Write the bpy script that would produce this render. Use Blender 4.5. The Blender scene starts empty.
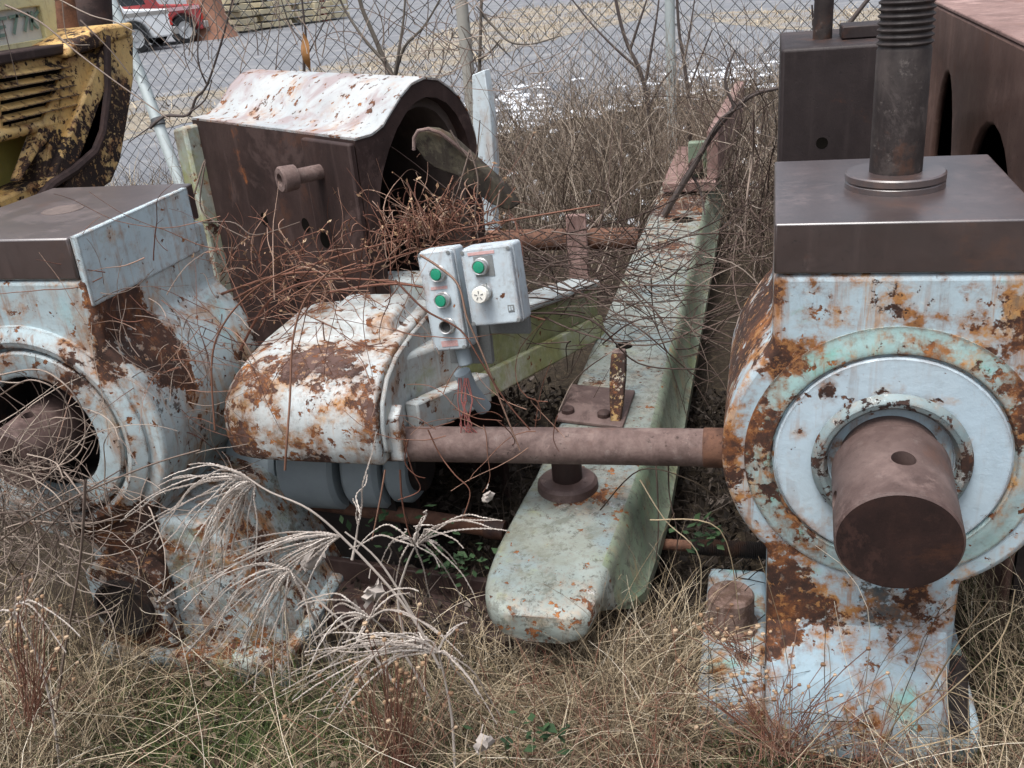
import bpy, bmesh, math, random
import numpy as np
from mathutils import Vector, Matrix
random.seed(7); RNG = np.random.default_rng(11)
R = math.radians
SC = bpy.context.scene
COL = SC.collection

# ------------------------------------------------------------------ camera
CAM = Vector((0, 0, 1.7)); F = 983.0
def cam_axes(yaw, pitch, roll):
    y, p, r = R(yaw), R(pitch), R(roll)
    fw = Vector((-math.sin(y)*math.cos(p), math.cos(y)*math.cos(p), -math.sin(p)))
    rt = Vector((math.cos(y), math.sin(y), 0)); up = rt.cross(fw)
    return math.cos(r)*rt - math.sin(r)*up, math.cos(r)*up + math.sin(r)*rt, fw
RT, UP, FW = cam_axes(15.7, 23.7, 5.3)
cd = bpy.data.cameras.new('camera'); cam = bpy.data.objects.new('camera', cd); COL.objects.link(cam)
cam.matrix_world = Matrix(((RT.x, UP.x, -FW.x, CAM.x), (RT.y, UP.y, -FW.y, CAM.y), (RT.z, UP.z, -FW.z, CAM.z), (0, 0, 0, 1)))
cd.sensor_width = 36; cd.lens = 36*F/1024; cd.clip_start = .05; cd.clip_end = 2000
SC.camera = cam
def ray(x, y): return FW + RT*((x-512)/F) + UP*((384-y)/F)
def atz(x, y, z): d = ray(x, y); return CAM + d*((z-CAM.z)/d.z)
def aty(x, y, Y): d = ray(x, y); return CAM + d*((Y-CAM.y)/d.y)
def atx(x, y, X): d = ray(x, y); return CAM + d*((X-CAM.x)/d.x)

# ------------------------------------------------------------------ tagging
def tag(o, label=None, cat=None, group=None, kind=None):
    if label: o['label'] = label
    if cat: o['category'] = cat
    if group: o['group'] = group
    if kind: o['kind'] = kind
    return o
def thing(name, loc, label, cat, group=None, rz=0, rot=None):
    o = bpy.data.objects.new(name, None); COL.objects.link(o)
    o.location = loc; o.rotation_euler = rot or (0, 0, rz); o.empty_display_size = .1
    return tag(o, label, cat, group)

# ------------------------------------------------------------------ mesh builder
class MB:
    def __init__(s): s.v = []; s.f = []
    def add(s, vs, fs):
        n = len(s.v); s.v += [tuple(v) for v in vs]; s.f += [tuple(i+n for i in f) for f in fs]; return s
    def box(s, a, b):
        x0, y0, z0 = a; x1, y1, z1 = b
        return s.add([(x0,y0,z0),(x1,y0,z0),(x1,y1,z0),(x0,y1,z0),(x0,y0,z1),(x1,y0,z1),(x1,y1,z1),(x0,y1,z1)],
                     [(0,3,2,1),(4,5,6,7),(0,1,5,4),(1,2,6,5),(2,3,7,6),(3,0,4,7)])
    def hexa(s, pts):   # eight corners: bottom ring then top ring
        return s.add(pts, [(0,3,2,1),(4,5,6,7),(0,1,5,4),(1,2,6,5),(2,3,7,6),(3,0,4,7)])
    def prism(s, outline, vec):
        n = len(outline); v = Vector(vec); a = [Vector(p) for p in outline]
        return s.add(a + [p+v for p in a], [tuple(range(n)), tuple(reversed(range(n, 2*n)))] +
                     [((i+1) % n, i, n+i, n+(i+1) % n) for i in range(n)])
    def tube(s, path, radii, n=8, cap=True):
        P = [Vector(p) for p in path]
        if not hasattr(radii, '__len__'): radii = [radii]*len(P)
        vs = []; fs = []
        t0 = (P[1]-P[0]).normalized(); u = t0.orthogonal().normalized()
        for i, p in enumerate(P):
            t = (P[min(i+1, len(P)-1)]-P[max(i-1, 0)])
            t = t.normalized() if t.length > 1e-9 else t0
            u = (u - t*u.dot(t)); u = u.normalized() if u.length > 1e-6 else t.orthogonal().normalized()
            w = t.cross(u)
            for k in range(n):
                a = 2*math.pi*k/n
                vs.append(p + (u*math.cos(a)+w*math.sin(a))*radii[i])
        for i in range(len(P)-1):
            for k in range(n):
                a, b = i*n+k, i*n+(k+1) % n
                fs.append((a, b, b+n, a+n))
        if cap: fs += [tuple(reversed(range(n))), tuple(range((len(P)-1)*n, len(P)*n))]
        return s.add(vs, fs)
    def cyl(s, a, b, r, n=32): return s.tube([a, b], r, n)
    def lathe(s, c, axis, prof, n=48, a0=0, a1=2*math.pi):
        # prof: (radius, distance along axis)
        c = Vector(c); ax = Vector(axis).normalized(); u = ax.orthogonal().normalized()
        if abs(ax.z) < .9: u = (Vector((0,0,1))-ax*ax.z).normalized()
        w = ax.cross(u); m = len(prof); vs = []; fs = []
        for k in range(n):
            a = 2*math.pi*k/n; d = u*math.cos(a)+w*math.sin(a)
            for r, h in prof: vs.append(c + ax*h + d*max(r, 1e-4))
        for k in range(n):
            q = (k+1) % n
            for i in range(m-1): fs.append((k*m+i, q*m+i, q*m+i+1, k*m+i+1))
        return s.add(vs, fs)
    def sphere(s, c, r, n=8, sq=(1,1,1), jit=0):
        c = Vector(c); prof = []; vs = []; fs = []; m = n//2
        for i in range(m+1):
            th = math.pi*i/m
            for k in range(n):
                ph = 2*math.pi*k/n; q = r*(1+random.uniform(-jit, jit))
                vs.append(c + Vector((math.sin(th)*math.cos(ph)*sq[0], math.sin(th)*math.sin(ph)*sq[1], math.cos(th)*sq[2]))*q)
        for i in range(m):
            for k in range(n):
                fs.append((i*n+k, i*n+(k+1) % n, (i+1)*n+(k+1) % n, (i+1)*n+k))
        return s.add(vs, fs)
    def build(s, name, m, parent=None, local=False, bevel=0, seg=2, angle=35, fix=True):
        me = bpy.data.meshes.new(name)
        off = Vector((0,0,0)) if (parent is None or local) else wloc(parent)
        me.from_pydata([tuple(Vector(v)-off) for v in s.v], [], s.f)
        if fix:
            bm = bmesh.new(); bm.from_mesh(me)
            bmesh.ops.remove_doubles(bm, verts=bm.verts, dist=2e-5)
            bmesh.ops.recalc_face_normals(bm, faces=bm.faces); bm.to_mesh(me); bm.free()
        me.polygons.foreach_set('use_smooth', [True]*len(me.polygons))
        me.set_sharp_from_angle(angle=R(angle))
        me.materials.append(m)
        o = bpy.data.objects.new(name, me); COL.objects.link(o)
        if parent is not None: o.parent = parent
        if bevel:
            b = o.modifiers.new('bevel', 'BEVEL'); b.width = bevel; b.segments = seg; b.limit_method = 'ANGLE'; b.angle_limit = R(35)
            b.harden_normals = False
        return o
def wloc(o):
    v = Vector((0,0,0))
    while o is not None: v += Vector(o.location); o = o.parent
    return v
def fast_mesh(name, verts, faces_quads, m, kind=None, label=None, smooth=True):
    me = bpy.data.meshes.new(name)
    nv, nf = len(verts), len(faces_quads)
    me.vertices.add(nv); me.vertices.foreach_set('co', np.asarray(verts, np.float32).ravel())
    me.loops.add(nf*4); me.loops.foreach_set('vertex_index', np.asarray(faces_quads, np.int32).ravel())
    me.polygons.add(nf); me.polygons.foreach_set('loop_start', np.arange(0, nf*4, 4, dtype=np.int32))
    me.update(calc_edges=True); me.validate()
    if smooth: me.polygons.foreach_set('use_smooth', np.ones(len(me.polygons), bool))
    me.materials.append(m)
    o = bpy.data.objects.new(name, me); COL.objects.link(o)
    return o
def arc(c, r, a0, a1, n): return [(c[0]+r*math.cos(R(a0+(a1-a0)*i/n)), c[1]+r*math.sin(R(a0+(a1-a0)*i/n))) for i in range(n+1)]

# ------------------------------------------------------------------ materials
class NT:
    def __init__(s, name, tex='pos'):
        s.m = bpy.data.materials.new(name); s.m.use_nodes = True; s.t = s.m.node_tree; s.t.nodes.clear()
        s.out = s.n('ShaderNodeOutputMaterial'); s.b = s.n('ShaderNodeBsdfPrincipled')
        s.l(s.b.outputs[0], s.out.inputs[0])
        if tex == 'pos': s.p = s.n('ShaderNodeNewGeometry').outputs['Position']
        else: s.p = s.n('ShaderNodeTexCoord').outputs['Object']
    def n(s, t): return s.t.nodes.new(t)
    def l(s, a, b): s.t.links.new(a, b)
    def set(s, sock, v):
        if hasattr(v, 'is_linked') or isinstance(v, bpy.types.NodeSocket): s.l(v, sock)
        elif sock.type == 'RGBA' and len(v) == 3: sock.default_value = (*v, 1)
        else: sock.default_value = v
    def mapv(s, scale=(1,1,1), loc=(0,0,0), rot=(0,0,0)):
        q = s.n('ShaderNodeMapping'); s.l(s.p, q.inputs[0]); q.inputs['Scale'].default_value = scale
        q.inputs['Location'].default_value = loc; q.inputs['Rotation'].default_value = rot; return q.outputs[0]
    def noise(s, scale, detail=6, rough=.6, dist=0, vec=None):
        q = s.n('ShaderNodeTexNoise'); q.inputs['Scale'].default_value = scale; q.inputs['Detail'].default_value = detail
        q.inputs['Roughness'].default_value = rough; q.inputs['Distortion'].default_value = dist
        s.l(vec if vec is not None else s.p, q.inputs['Vector']); return q.outputs['Fac']
    def vor(s, scale, vec=None, out='Distance', feat='F1'):
        q = s.n('ShaderNodeTexVoronoi'); q.feature = feat; q.inputs['Scale'].default_value = scale
        s.l(vec if vec is not None else s.p, q.inputs['Vector']); return q.outputs[out]
    def math(s, op, a, b=0.0, c=None, clamp=False):
        q = s.n('ShaderNodeMath'); q.operation = op; q.use_clamp = clamp; s.set(q.inputs[0], a); s.set(q.inputs[1], b)
        if c is not None: s.set(q.inputs[2], c)
        return q.outputs[0]
    def step(s, x, a, b):   # smoothstep from a to b
        q = s.n('ShaderNodeMapRange'); q.interpolation_type = 'SMOOTHSTEP'; s.set(q.inputs[0], x)
        q.inputs[1].default_value = a; q.inputs[2].default_value = b; q.inputs[3].default_value = 0; q.inputs[4].default_value = 1
        return q.outputs[0]
    def ramp(s, x, stops):
        q = s.n('ShaderNodeValToRGB'); s.l(x, q.inputs[0]); e = q.color_ramp.elements
        while len(e) < len(stops): e.new(.5)
        for i, (p, c) in enumerate(stops): e[i].position = p; e[i].color = (*c, 1)
        return q.outputs[0]
    def mix(s, f, a, b, mode='MIX'):
        q = s.n('ShaderNodeMix'); q.data_type = 'RGBA'; q.blend_type = mode; s.set(q.inputs[0], f); s.set(q.inputs[6], a); s.set(q.inputs[7], b)
        return q.outputs[2]
    def bump(s, h, strength=.3, dist=.003):
        q = s.n('ShaderNodeBump'); q.inputs['Strength'].default_value = strength; q.inputs['Distance'].default_value = dist
        s.l(h, q.inputs['Height']); s.l(q.outputs[0], s.b.inputs['Normal'])
    def edge(s, radius=.012, samples=3):
        bv = s.n('ShaderNodeBevel'); bv.samples = samples; bv.inputs[0].default_value = radius
        g = s.n('ShaderNodeNewGeometry'); d = s.n('ShaderNodeVectorMath'); d.operation = 'DOT_PRODUCT'
        s.l(bv.outputs[0], d.inputs[0]); s.l(g.outputs['Normal'], d.inputs[1])
        return s.math('SUBTRACT', 1.0, d.outputs['Value'], clamp=True)
    def spot(s, c, r, sq=(1,1,1)):
        v = s.n('ShaderNodeVectorMath'); v.operation = 'SUBTRACT'; s.l(s.p, v.inputs[0]); v.inputs[1].default_value = c
        w = s.n('ShaderNodeVectorMath'); w.operation = 'MULTIPLY'; s.l(v.outputs[0], w.inputs[0]); w.inputs[1].default_value = tuple(q/r for q in sq)
        l = s.n('ShaderNodeVectorMath'); l.operation = 'LENGTH'; s.l(w.outputs[0], l.inputs[0])
        return s.math('SUBTRACT', 1.0, l.outputs['Value'], clamp=True)
    def fin(s, col, rough, metal=0., spec=.5):
        s.set(s.b.inputs['Base Color'], col); s.set(s.b.inputs['Roughness'], rough); s.set(s.b.inputs['Metallic'], metal)
        s.b.inputs['Specular IOR Level'].default_value = spec
        return s.m
RUST = [(.25, (.012,.007,.006)), (.42, (.030,.015,.011)), (.50, (.060,.026,.016)), (.57, (.15,.055,.02)), (.68, (.36,.15,.05))]
def painted(name, base, base2, thr=.6, chip=.7, stain=.35, streak=.5, moss=0., dirt=.3, spots=(), big=4.0, edge=True, edge_w=.8, primer=(.5,.56,.56), tint=None, rust_shift=0., spec=.4, spk=.6, grit=0., rustcol=None, black=()):  # black: places where the bare metal is blackened
    t = NT(name)
    # paint colour
    a = t.noise(2.3, 4, .6); pc = t.mix(t.step(a, .35, .65), base, base2)
    fade = t.noise(9, 6, .7); pc = t.mix(t.math('MULTIPLY', t.step(fade, .45, .75), .5), pc, tuple(min(1, c*1.25+.03) for c in base))
    if tint: pc = t.mix(t.math('MULTIPLY', t.step(t.noise(5, 5, .6, .6), tint[1], tint[1]+.12), .85), pc, tint[0])
    grime = t.noise(30, 8, .75); pc = t.mix(t.math('MULTIPLY', t.step(grime, .5, .72), dirt), pc, (.16,.14,.115))
    # streaks down
    sv = t.mapv((14, 14, 1.3)); st = t.noise(1.0, 5, .65, .3, sv)
    # rust field
    f = t.math('ADD', t.math('MULTIPLY', t.noise(big*1.2, 12, .68, .25), .62), t.math('MULTIPLY', t.noise(big*5.3, 8, .68, .2), .42))
    f = t.math('SUBTRACT', f, .02)
    for c, r, k, sq in spots:
        f = t.math('ADD', f, t.math('MULTIPLY', t.spot(c, r, sq), k*spk))
    if edge:
        e = t.edge(.014); en = t.noise(16, 7, .75)
        f = t.math('ADD', f, t.math('MULTIPLY', t.math('MULTIPLY', t.step(e, .02, .25), en), .45*edge_w))
    rm = t.step(f, thr-.008, thr+.012)
    halo = t.step(f, thr-.14, thr)
    c2 = t.noise(34, 6, .62, .2); c2 = t.math('ADD', c2, t.math('MULTIPLY', t.math('SUBTRACT', f, .5), .5))
    cm = t.step(c2, chip-.006, chip+.012)
    c3 = t.step(t.noise(90, 3, .6), .72, .75); cm = t.math('MAXIMUM', cm, t.math('MULTIPLY', c3, t.step(f, .45, .6)))
    rn = t.math('ADD', t.math('MULTIPLY', t.noise(7, 5, .6), .5), t.math('MULTIPLY', t.noise(48, 9, .78), .5))
    # fresh orange rust creeps in from the edge of the bare patches
    rn = t.math('ADD', rn, t.math('MULTIPLY', t.math('SUBTRACT', 1.0, t.step(f, thr, thr+.05)), .09))
    rust = t.ramp(t.math('ADD', rn, rust_shift-.035), RUST)
    if rustcol: rust = t.mix(t.step(f, thr+.015, thr+.075), rust, t.mix(t.noise(26, 8, .75), tuple(c*.6 for c in rustcol), tuple(c*1.5 for c in rustcol)))
    if black:
        bf = t.math('ADD', t.math('MULTIPLY', t.noise(9, 9, .72, .3), .6), t.math('MULTIPLY', t.noise(40, 6, .7), .25))
        for c, r, k, sq in black: bf = t.math('ADD', bf, t.math('MULTIPLY', t.spot(c, r, sq), k))
        bk = t.step(bf, .60, .625); pc = t.mix(bk, pc, t.mix(t.noise(50, 5, .7), (.02,.026,.03), (.10,.125,.135)))
    # primer rim next to bare metal
    rim = t.math('MULTIPLY', t.step(f, thr-.03, thr-.02), t.math('MULTIPLY', t.step(t.noise(20, 4, .6), .5, .6), .7))
    pc = t.mix(rim, pc, primer)
    # orange staining around rust and in streaks
    stn = t.math('MULTIPLY', t.math('MULTIPLY', halo, t.step(t.noise(13, 7, .7), .38, .68)), stain*1.6, clamp=True)
    sv2 = t.mapv((38, 38, 2.6)); st2 = t.noise(1.0, 4, .6, .2, sv2)
    run = t.math('MAXIMUM', t.step(st, .50, .68), t.math('MULTIPLY', t.step(st2, .54, .66), .8))
    low = t.noise(big*.8, 5, .6, .2, t.mapv((1, 1, .35), (0, 0, .12)))
    stm = t.math('MULTIPLY', t.math('MULTIPLY', run, t.math('MAXIMUM', t.step(f, thr-.22, thr-.02), t.step(low, .52, .68))), streak, clamp=True)
    pc = t.mix(t.math('MAXIMUM', stn, stm), pc, t.ramp(t.noise(8, 7, .75), [(.33, (.10,.045,.022)), (.5, (.28,.125,.045)), (.62, (.42,.22,.08)), (.75, (.50,.34,.17))]))
    if moss:
        mm = t.step(t.noise(6, 9, .72), .62-moss*.35, .75-moss*.25)
        pc = t.mix(t.math('MULTIPLY', mm, min(1, .45+moss*.5)), pc, t.mix(t.noise(40, 4, .6), (.11,.135,.03), (.36,.37,.15)))
    isl = t.math('MULTIPLY', t.step(t.noise(52, 6, .7), .565, .585), t.step(t.noise(6.5, 5, .7), .42, .58))
    if grit:   # old dirt, lichen and water stains
        gr = t.step(t.noise(13, 10, .82, .3), .50, .60); pc = t.mix(t.math('MULTIPLY', gr, min(.85, .75*grit)), pc, (.10,.105,.085))
        g2 = t.step(t.noise(46, 8, .8), .535, .59); pc = t.mix(t.math('MULTIPLY', g2, .75*grit), pc, (.055,.05,.04))
        g3 = t.step(t.noise(3, 6, .7, .5), .52, .66); pc = t.mix(t.math('MULTIPLY', g3, .55*grit), pc, (.16,.165,.13))
    m = t.math('MULTIPLY', t.math('MAXIMUM', rm, cm), t.math('SUBTRACT', 1.0, t.math('MULTIPLY', isl, .85)))
    col = t.mix(m, pc, rust)
    rough = t.math('ADD', t.math('MULTIPLY', m, .35), t.math('ADD', .42, t.math('MULTIPLY', fade, .2)))
    h = t.math('ADD', t.math('MULTIPLY', m, -1.0), t.math('MULTIPLY', t.noise(60, 6, .7), .5))
    t.bump(t.math('ADD', h, t.math('MULTIPLY', t.noise(7, 4, .5), .9)), .6, .004)
    return t.fin(col, rough, 0., spec)
def steel(name, c0, c1, c2, rough=.42, scale=6, orange=.0, spots=(), bump=.25, light=.0, spec=.3):
    t = NT(name)
    a = t.noise(scale, 10, .68, .3); col = t.ramp(a, [(.3, c0), (.5, c1), (.72, c2)])
    sp = t.noise(70, 5, .7); col = t.mix(t.math('MULTIPLY', t.step(sp, .55, .75), .4), col, tuple(c*.45 for c in c0))
    sv = t.mapv((20, 20, 1.6)); st = t.noise(1, 4, .6, .2, sv); col = t.mix(t.math('MULTIPLY', t.step(st, .52, .75), .4), col, tuple(c*1.5+.005 for c in c2))
    if light:
        col = t.mix(t.math('MULTIPLY', t.step(t.noise(24, 8, .75), .56, .72), light), col, (.30,.26,.24))
    f = t.noise(5, 8, .65)
    for c, r, k, sq in spots: f = t.math('ADD', f, t.math('MULTIPLY', t.spot(c, r, sq), k))
    if orange or spots:
        om = t.step(f, .74-orange*.3, .84-orange*.3)
        col = t.mix(t.math('MULTIPLY', om, .85), col, t.ramp(t.noise(45, 6, .7), [(.35, (.10,.035,.015)), (.6, (.34,.11,.03)), (.75, (.5,.25,.12))]))
    pt = t.step(t.noise(85, 4, .7), .60, .68); pm = t.math('MULTIPLY', pt, t.step(t.noise(6, 5, .7), .42, .6))
    col = t.mix(t.math('MULTIPLY', pm, .7), col, tuple(c*.3 for c in c0))
    scl = t.step(t.noise(3.1, 9, .78, .4), .53, .60); col = t.mix(t.math('MULTIPLY', scl, .45), col, tuple(min(1, c*1.55+.004) for c in c2))
    bl = t.math('MULTIPLY', t.step(t.noise(4.3, 9, .75, .3), .56, .66), .55); col = t.mix(bl, col, tuple(q*.5+w*.5 for q, w in zip(c1, (.13,.05,.022))))
    rg = t.math('ADD', rough-.1, t.math('ADD', t.math('MULTIPLY', t.noise(18, 6, .7), .3), t.math('MULTIPLY', scl, .1)))
    t.bump(t.math('ADD', t.noise(110, 5, .7), t.math('MULTIPLY', pm, -1.5)), bump+.1, .0015)
    return t.fin(col, rg, 0., spec)
def plain(name, col, rough=.6, var=.25, scale=20, metal=0., spec=.5, bump=0., col2=None, tex='pos'):
    t = NT(name, tex)
    a = t.noise(scale, 6, .65); c = t.mix(a, tuple(x*(1-var) for x in col), col2 or tuple(min(1, x*(1+var)) for x in col))
    if bump: t.bump(t.noise(scale*4, 5, .7), bump, .003)
    return t.fin(c, rough, metal, spec)
def plantmat(name, stops, rough=.75, trans=.0):
    t = NT(name); g = t.n('ShaderNodeNewGeometry')
    c = t.ramp(g.outputs['Random Per Island'], stops)
    c = t.mix(t.math('MULTIPLY', t.noise(35, 3, .6), .35), c, tuple(x*.55 for x in stops[0][1]))
    m = t.fin(c, rough, 0., .25)
    return m

BLUE, BLUE2 = (.29,.395,.46), (.38,.48,.53)
C1 = (.248, 1.85, .708)
M = {}
M['house'] = painted('peeling blue paint of the near stand', BLUE, BLUE2, spk=.45, thr=.604, chip=.652, stain=1.0, edge_w=1.3, streak=1.0, dirt=.35, big=5.0, black=[((.46,1.85,1.03), .12, .32, (1,1,1)), ((.27,1.84,.36), .2, .26, (1,1,1.3)), ((.3,1.8,.16), .2, .1, (1,1,1))], tint=((.25,.50,.46), .56), spots=[
    ((.03,1.86,.36), .17, .42, (1.6,1,.7)), ((.10,1.86,.335), .16, .42, (1,1,1.5)), ((.04,1.86,.2), .10, .36, (1.5,1,.7)),
    ((.15,1.86,1.035), .12, .30, (.7,1,2.2)), ((.03,1.86,1.03), .1, .26, (1,1,.8)), ((.30,1.86,1.05), .09, .26, (2.5,1,.7)), ((.47,1.86,1.0), .14, .3, (1,1,.8)),
    ((.06,1.86,.92), .09, .3, (.8,1,1.5)), ((.33,1.86,.37), .12, .26, (1,1,1)), ((.36,1.86,.32), .13, .2, (1,1,1.5)), ((-.07,1.86,.72), .22, .35, (4,1,.6)),
    ((-.08,2.2,.72), .42, .26, (2.2,.8,.8)), ((-.02,2.2,.95), .3, .34, (1,.8,1.2)), ((.2,1.8,-.02), .4, .26, (.6,1,3)), ((.248,1.84,.45), .2, .2, (1,1,2))])
M['ring'] = painted('worn turquoise ring paint', (.31,.40,.425), (.27,.41,.40), thr=.59, chip=.61, stain=1.0, streak=.8, dirt=.7, tint=((.13,.42,.36), .53), big=6, edge_w=1.2, primer=(.15,.4,.34), spots=[((.01,1.84,.66), .2, .25, (1,1,.7)), ((.46,1.84,.80), .16, .12, (1,1,1))])
M['disc'] = painted('clean pale blue disc paint', (.37,.475,.55), (.43,.53,.59), thr=.66, chip=.69, stain=.6, streak=.5, dirt=.18, edge_w=.8, spots=[((.33,1.83,.845), .05, .35, (.8,1,2.5)), ((.12,1.83,.86), .03, .34, (1,1,1)), ((.07,1.83,.77), .035, .32, (1,1,1)), ((.24,1.83,.86), .05, .25, (1,1,2)), ((.1,1.83,.55), .09, .2, (1,1,1))])
M['left'] = painted('peeling blue paint of the far left stand', (.32,.405,.435), (.41,.485,.505), thr=.585, chip=.62, stain=.7, streak=.8, dirt=.6, big=5, black=[((-1.4,1.95,.8), .2, .16, (1,1,1)), ((-1.3,1.8,.35), .3, .14, (1,1,1)), ((-1.6,1.84,.5), .2, .16, (1,1,1))], tint=((.30,.47,.50), .57), spots=[
    ((-1.50,1.86,.97), .13, .4, (2.5,1,.6)), ((-1.45,1.98,.97), .17, .5, (1,1.3,.9)), ((-1.40,2.0,.86), .14, .4, (1,1.5,.8)), ((-1.62,1.85,.86), .12, .25, (1,1,1)), ((-1.6,1.84,.42), .2, .32, (1,1,1)), ((-1.45,1.8,.35), .16, .25, (1,1,1)), ((-1.55,1.8,.1), .3, .3, (.8,1,2))])
M['cheek'] = painted('cleaner blue cheek plate paint', (.41,.51,.55), (.46,.56,.60), thr=.605, chip=.645, stain=.6, streak=.7, dirt=.4, moss=.12, edge_w=1.3, spots=[((-1.5,2.25,1.1), .15, .12, (1,1,1)), ((-1.5,1.98,1.165), .06, .3, (1,1,2))])
M['cover'] = painted('flaking white paint over rust', (.42,.455,.46), (.53,.555,.55), thr=.60, chip=.60, stain=.8, streak=.9, dirt=.5, big=5.4, rust_shift=.015, primer=(.36,.40,.40), spk=.30, grit=.35, rustcol=(.105,.062,.052), spots=[
    ((-1.2,2.10,.80), .2, .46, (.8,1,1.2)), ((-1.0,2.1,.80), .16, .40, (.8,1,1)), ((-1.28,1.99,.6), .24, .42, (.8,1,1.6)), ((-1.1,1.99,.58), .14, .32, (.8,1,1.6)), ((-.92,1.99,.68), .12, .42, (3,1,.6)), ((-1.34,2.05,.75), .12, .25, (1,1,1))])
M['coverside'] = painted('dusty grey blue paint', (.36,.41,.42), (.44,.47,.46), thr=.61, chip=.635, stain=.5, streak=.6, dirt=.45, moss=.18)
M['mossy'] = painted('mossy green grey paint', (.38,.40,.32), (.44,.44,.35), thr=.64, chip=.66, stain=.7, streak=.9, dirt=.8, moss=.84, edge_w=.4)
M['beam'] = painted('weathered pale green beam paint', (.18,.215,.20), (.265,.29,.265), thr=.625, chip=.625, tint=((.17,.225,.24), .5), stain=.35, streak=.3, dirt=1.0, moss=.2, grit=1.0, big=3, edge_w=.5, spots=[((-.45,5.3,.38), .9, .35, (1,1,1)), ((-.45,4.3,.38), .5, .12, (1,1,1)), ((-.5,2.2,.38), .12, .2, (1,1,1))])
M['tip'] = painted('blue grey paint with lichen', (.17,.215,.225), (.25,.285,.28), thr=.66, chip=.645, grit=.8, stain=.5, streak=.2, dirt=.8, moss=.2, edge_w=.7)
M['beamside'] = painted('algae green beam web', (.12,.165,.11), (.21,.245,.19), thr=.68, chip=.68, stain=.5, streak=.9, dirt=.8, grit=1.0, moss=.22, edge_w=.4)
M['roof'] = painted('chalky white paint with pink rust', (.29,.32,.335), (.40,.415,.415), thr=.61, chip=.60, stain=.5, streak=.15, dirt=.25, big=4.5, primer=(.50,.44,.43), tint=((.27,.215,.215), .50), rust_shift=.0, edge_w=.9)
M['mossplate'] = painted('mossy blue end plate', (.27,.32,.28), (.34,.37,.32), thr=.58, chip=.66, stain=.5, streak=.5, dirt=.6, moss=.5)
M['yellow'] = painted('peeling yellow machine paint', (.60,.38,.13), (.68,.48,.21), spots=[((-2.55,3.35,1.06), .28, .28, (1,1,1)), ((-2.55,3.6,1.25), .16, .25, (1,1,1)), ((-2.6,3.1,1.12), .2, .16, (1,1,1)), ((-2.55,3.5,1.5), .12, .3, (1,1,1.5))], thr=.545, chip=.58, stain=.7, streak=.4, dirt=.35, big=6, edge_w=1.4, primer=(.45,.36,.22), rust_shift=-.1)
M['yellow2'] = painted('faded yellow panel paint', (.46,.40,.11), (.52,.44,.16), thr=.66, chip=.70, stain=.5, streak=.4, dirt=.35, edge_w=1.2, primer=(.4,.34,.2), rust_shift=-.1)
M['olive'] = painted('dull olive yellow paint', (.27,.235,.055), (.32,.27,.075), thr=.68, chip=.72, stain=.3, streak=.4, dirt=.3, edge_w=.8)
M['creamdoor'] = painted('faded cream yellow window frame', (.58,.53,.28), (.62,.58,.36), thr=.66, chip=.68, stain=.4, dirt=.4)
M['block'] = steel('smooth brown oxidised steel', (.026,.016,.015), (.042,.026,.024), (.064,.042,.039), rough=.36, scale=4, spec=1.0, bump=.05)
for k_, v_ in (('Coat Weight', .75), ('Coat Roughness', .32), ('Coat IOR', 1.75)): M['block'].node_tree.nodes['Principled BSDF'].inputs[k_].default_value = v_
M['shaft'] = steel('brown rusted shaft steel', (.05,.031,.028), (.088,.058,.052), (.135,.095,.085), rough=.5, scale=9, light=.25)
M['shaftend'] = steel('dark rusted shaft end', (.017,.009,.008), (.028,.014,.012), (.05,.023,.017), rough=.8, scale=9, orange=.02)
M['screw'] = steel('dark grey brown screw steel', (.014,.010,.010), (.026,.020,.019), (.05,.04,.037), rough=.5, scale=10, light=.35)
M['rod'] = steel('flaky brown rod rust', (.065,.043,.038), (.125,.085,.076), (.19,.14,.125), rough=.75, scale=22, light=.3, bump=.6)
M['rodrust'] = steel('red brown rust', (.05,.026,.018), (.10,.05,.034), (.16,.08,.05), rough=.8, scale=18, orange=.25, bump=.5)
M['saddle'] = steel('deep purple brown rust', (.018,.010,.009), (.032,.018,.016), (.055,.034,.03), rough=.6, scale=5, spots=[((-1.61,2.82,1.12), .16, .36, (1.3,1.3,.8))])
M['saddlein'] = steel('black steel and painted recess shade', (.010,.008,.007), (.016,.012,.011), (.026,.02,.018), rough=.8)  # dark steel, also painted as shade inside bores and openings
M['liner'] = steel('grey brown bearing liner', (.06,.045,.04), (.085,.065,.058), (.11,.085,.075), rough=.5, scale=8)
M['bracket'] = steel('matte red brown oxide', (.075,.042,.034), (.105,.060,.048), (.14,.085,.068), rough=.6, scale=5, light=.08)
M['darkblock'] = steel('near black oxidised steel', (.016,.011,.011), (.025,.018,.018), (.038,.028,.027), rough=.5, scale=5)
M['hole'] = plain('flat black of hole shade and clamp', (.006,.005,.004), .95, spec=.05)  # near black painted as the shade in holes and gaps
M['rustplate'] = steel('pinkish brown plate rust', (.13,.08,.07), (.20,.125,.11), (.28,.19,.17), rough=.7, scale=9, light=.3)
M['galv'] = plain('galvanised steel', (.42,.47,.47), .5, .18, 14, .3)
M['wire'] = plain('dull fence wire', (.075,.078,.082), .6, .3, 3, .2)
M['greyenam'] = painted('grimy grey enclosure paint', (.41,.475,.515), (.45,.515,.55), thr=.675, chip=.69, stain=.5, streak=.6, dirt=.55, edge_w=1.2, big=9)
M['chrome'] = plain('dull chrome ring', (.5,.5,.49), .28, .2, 40, .8)
M['greenbtn'] = plain('green button plastic', (.01,.22,.125), .5, .3, 90)
M['blackpl'] = plain('black plastic', (.02,.02,.02), .5, .3, 40)
M['whitepl'] = plain('off white plastic knob', (.70,.69,.63), .45, .1, 60)
M['redmark'] = plain('faded red print', (.55,.16,.12), .7, .3, 300, col2=(.6,.5,.5))
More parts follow.
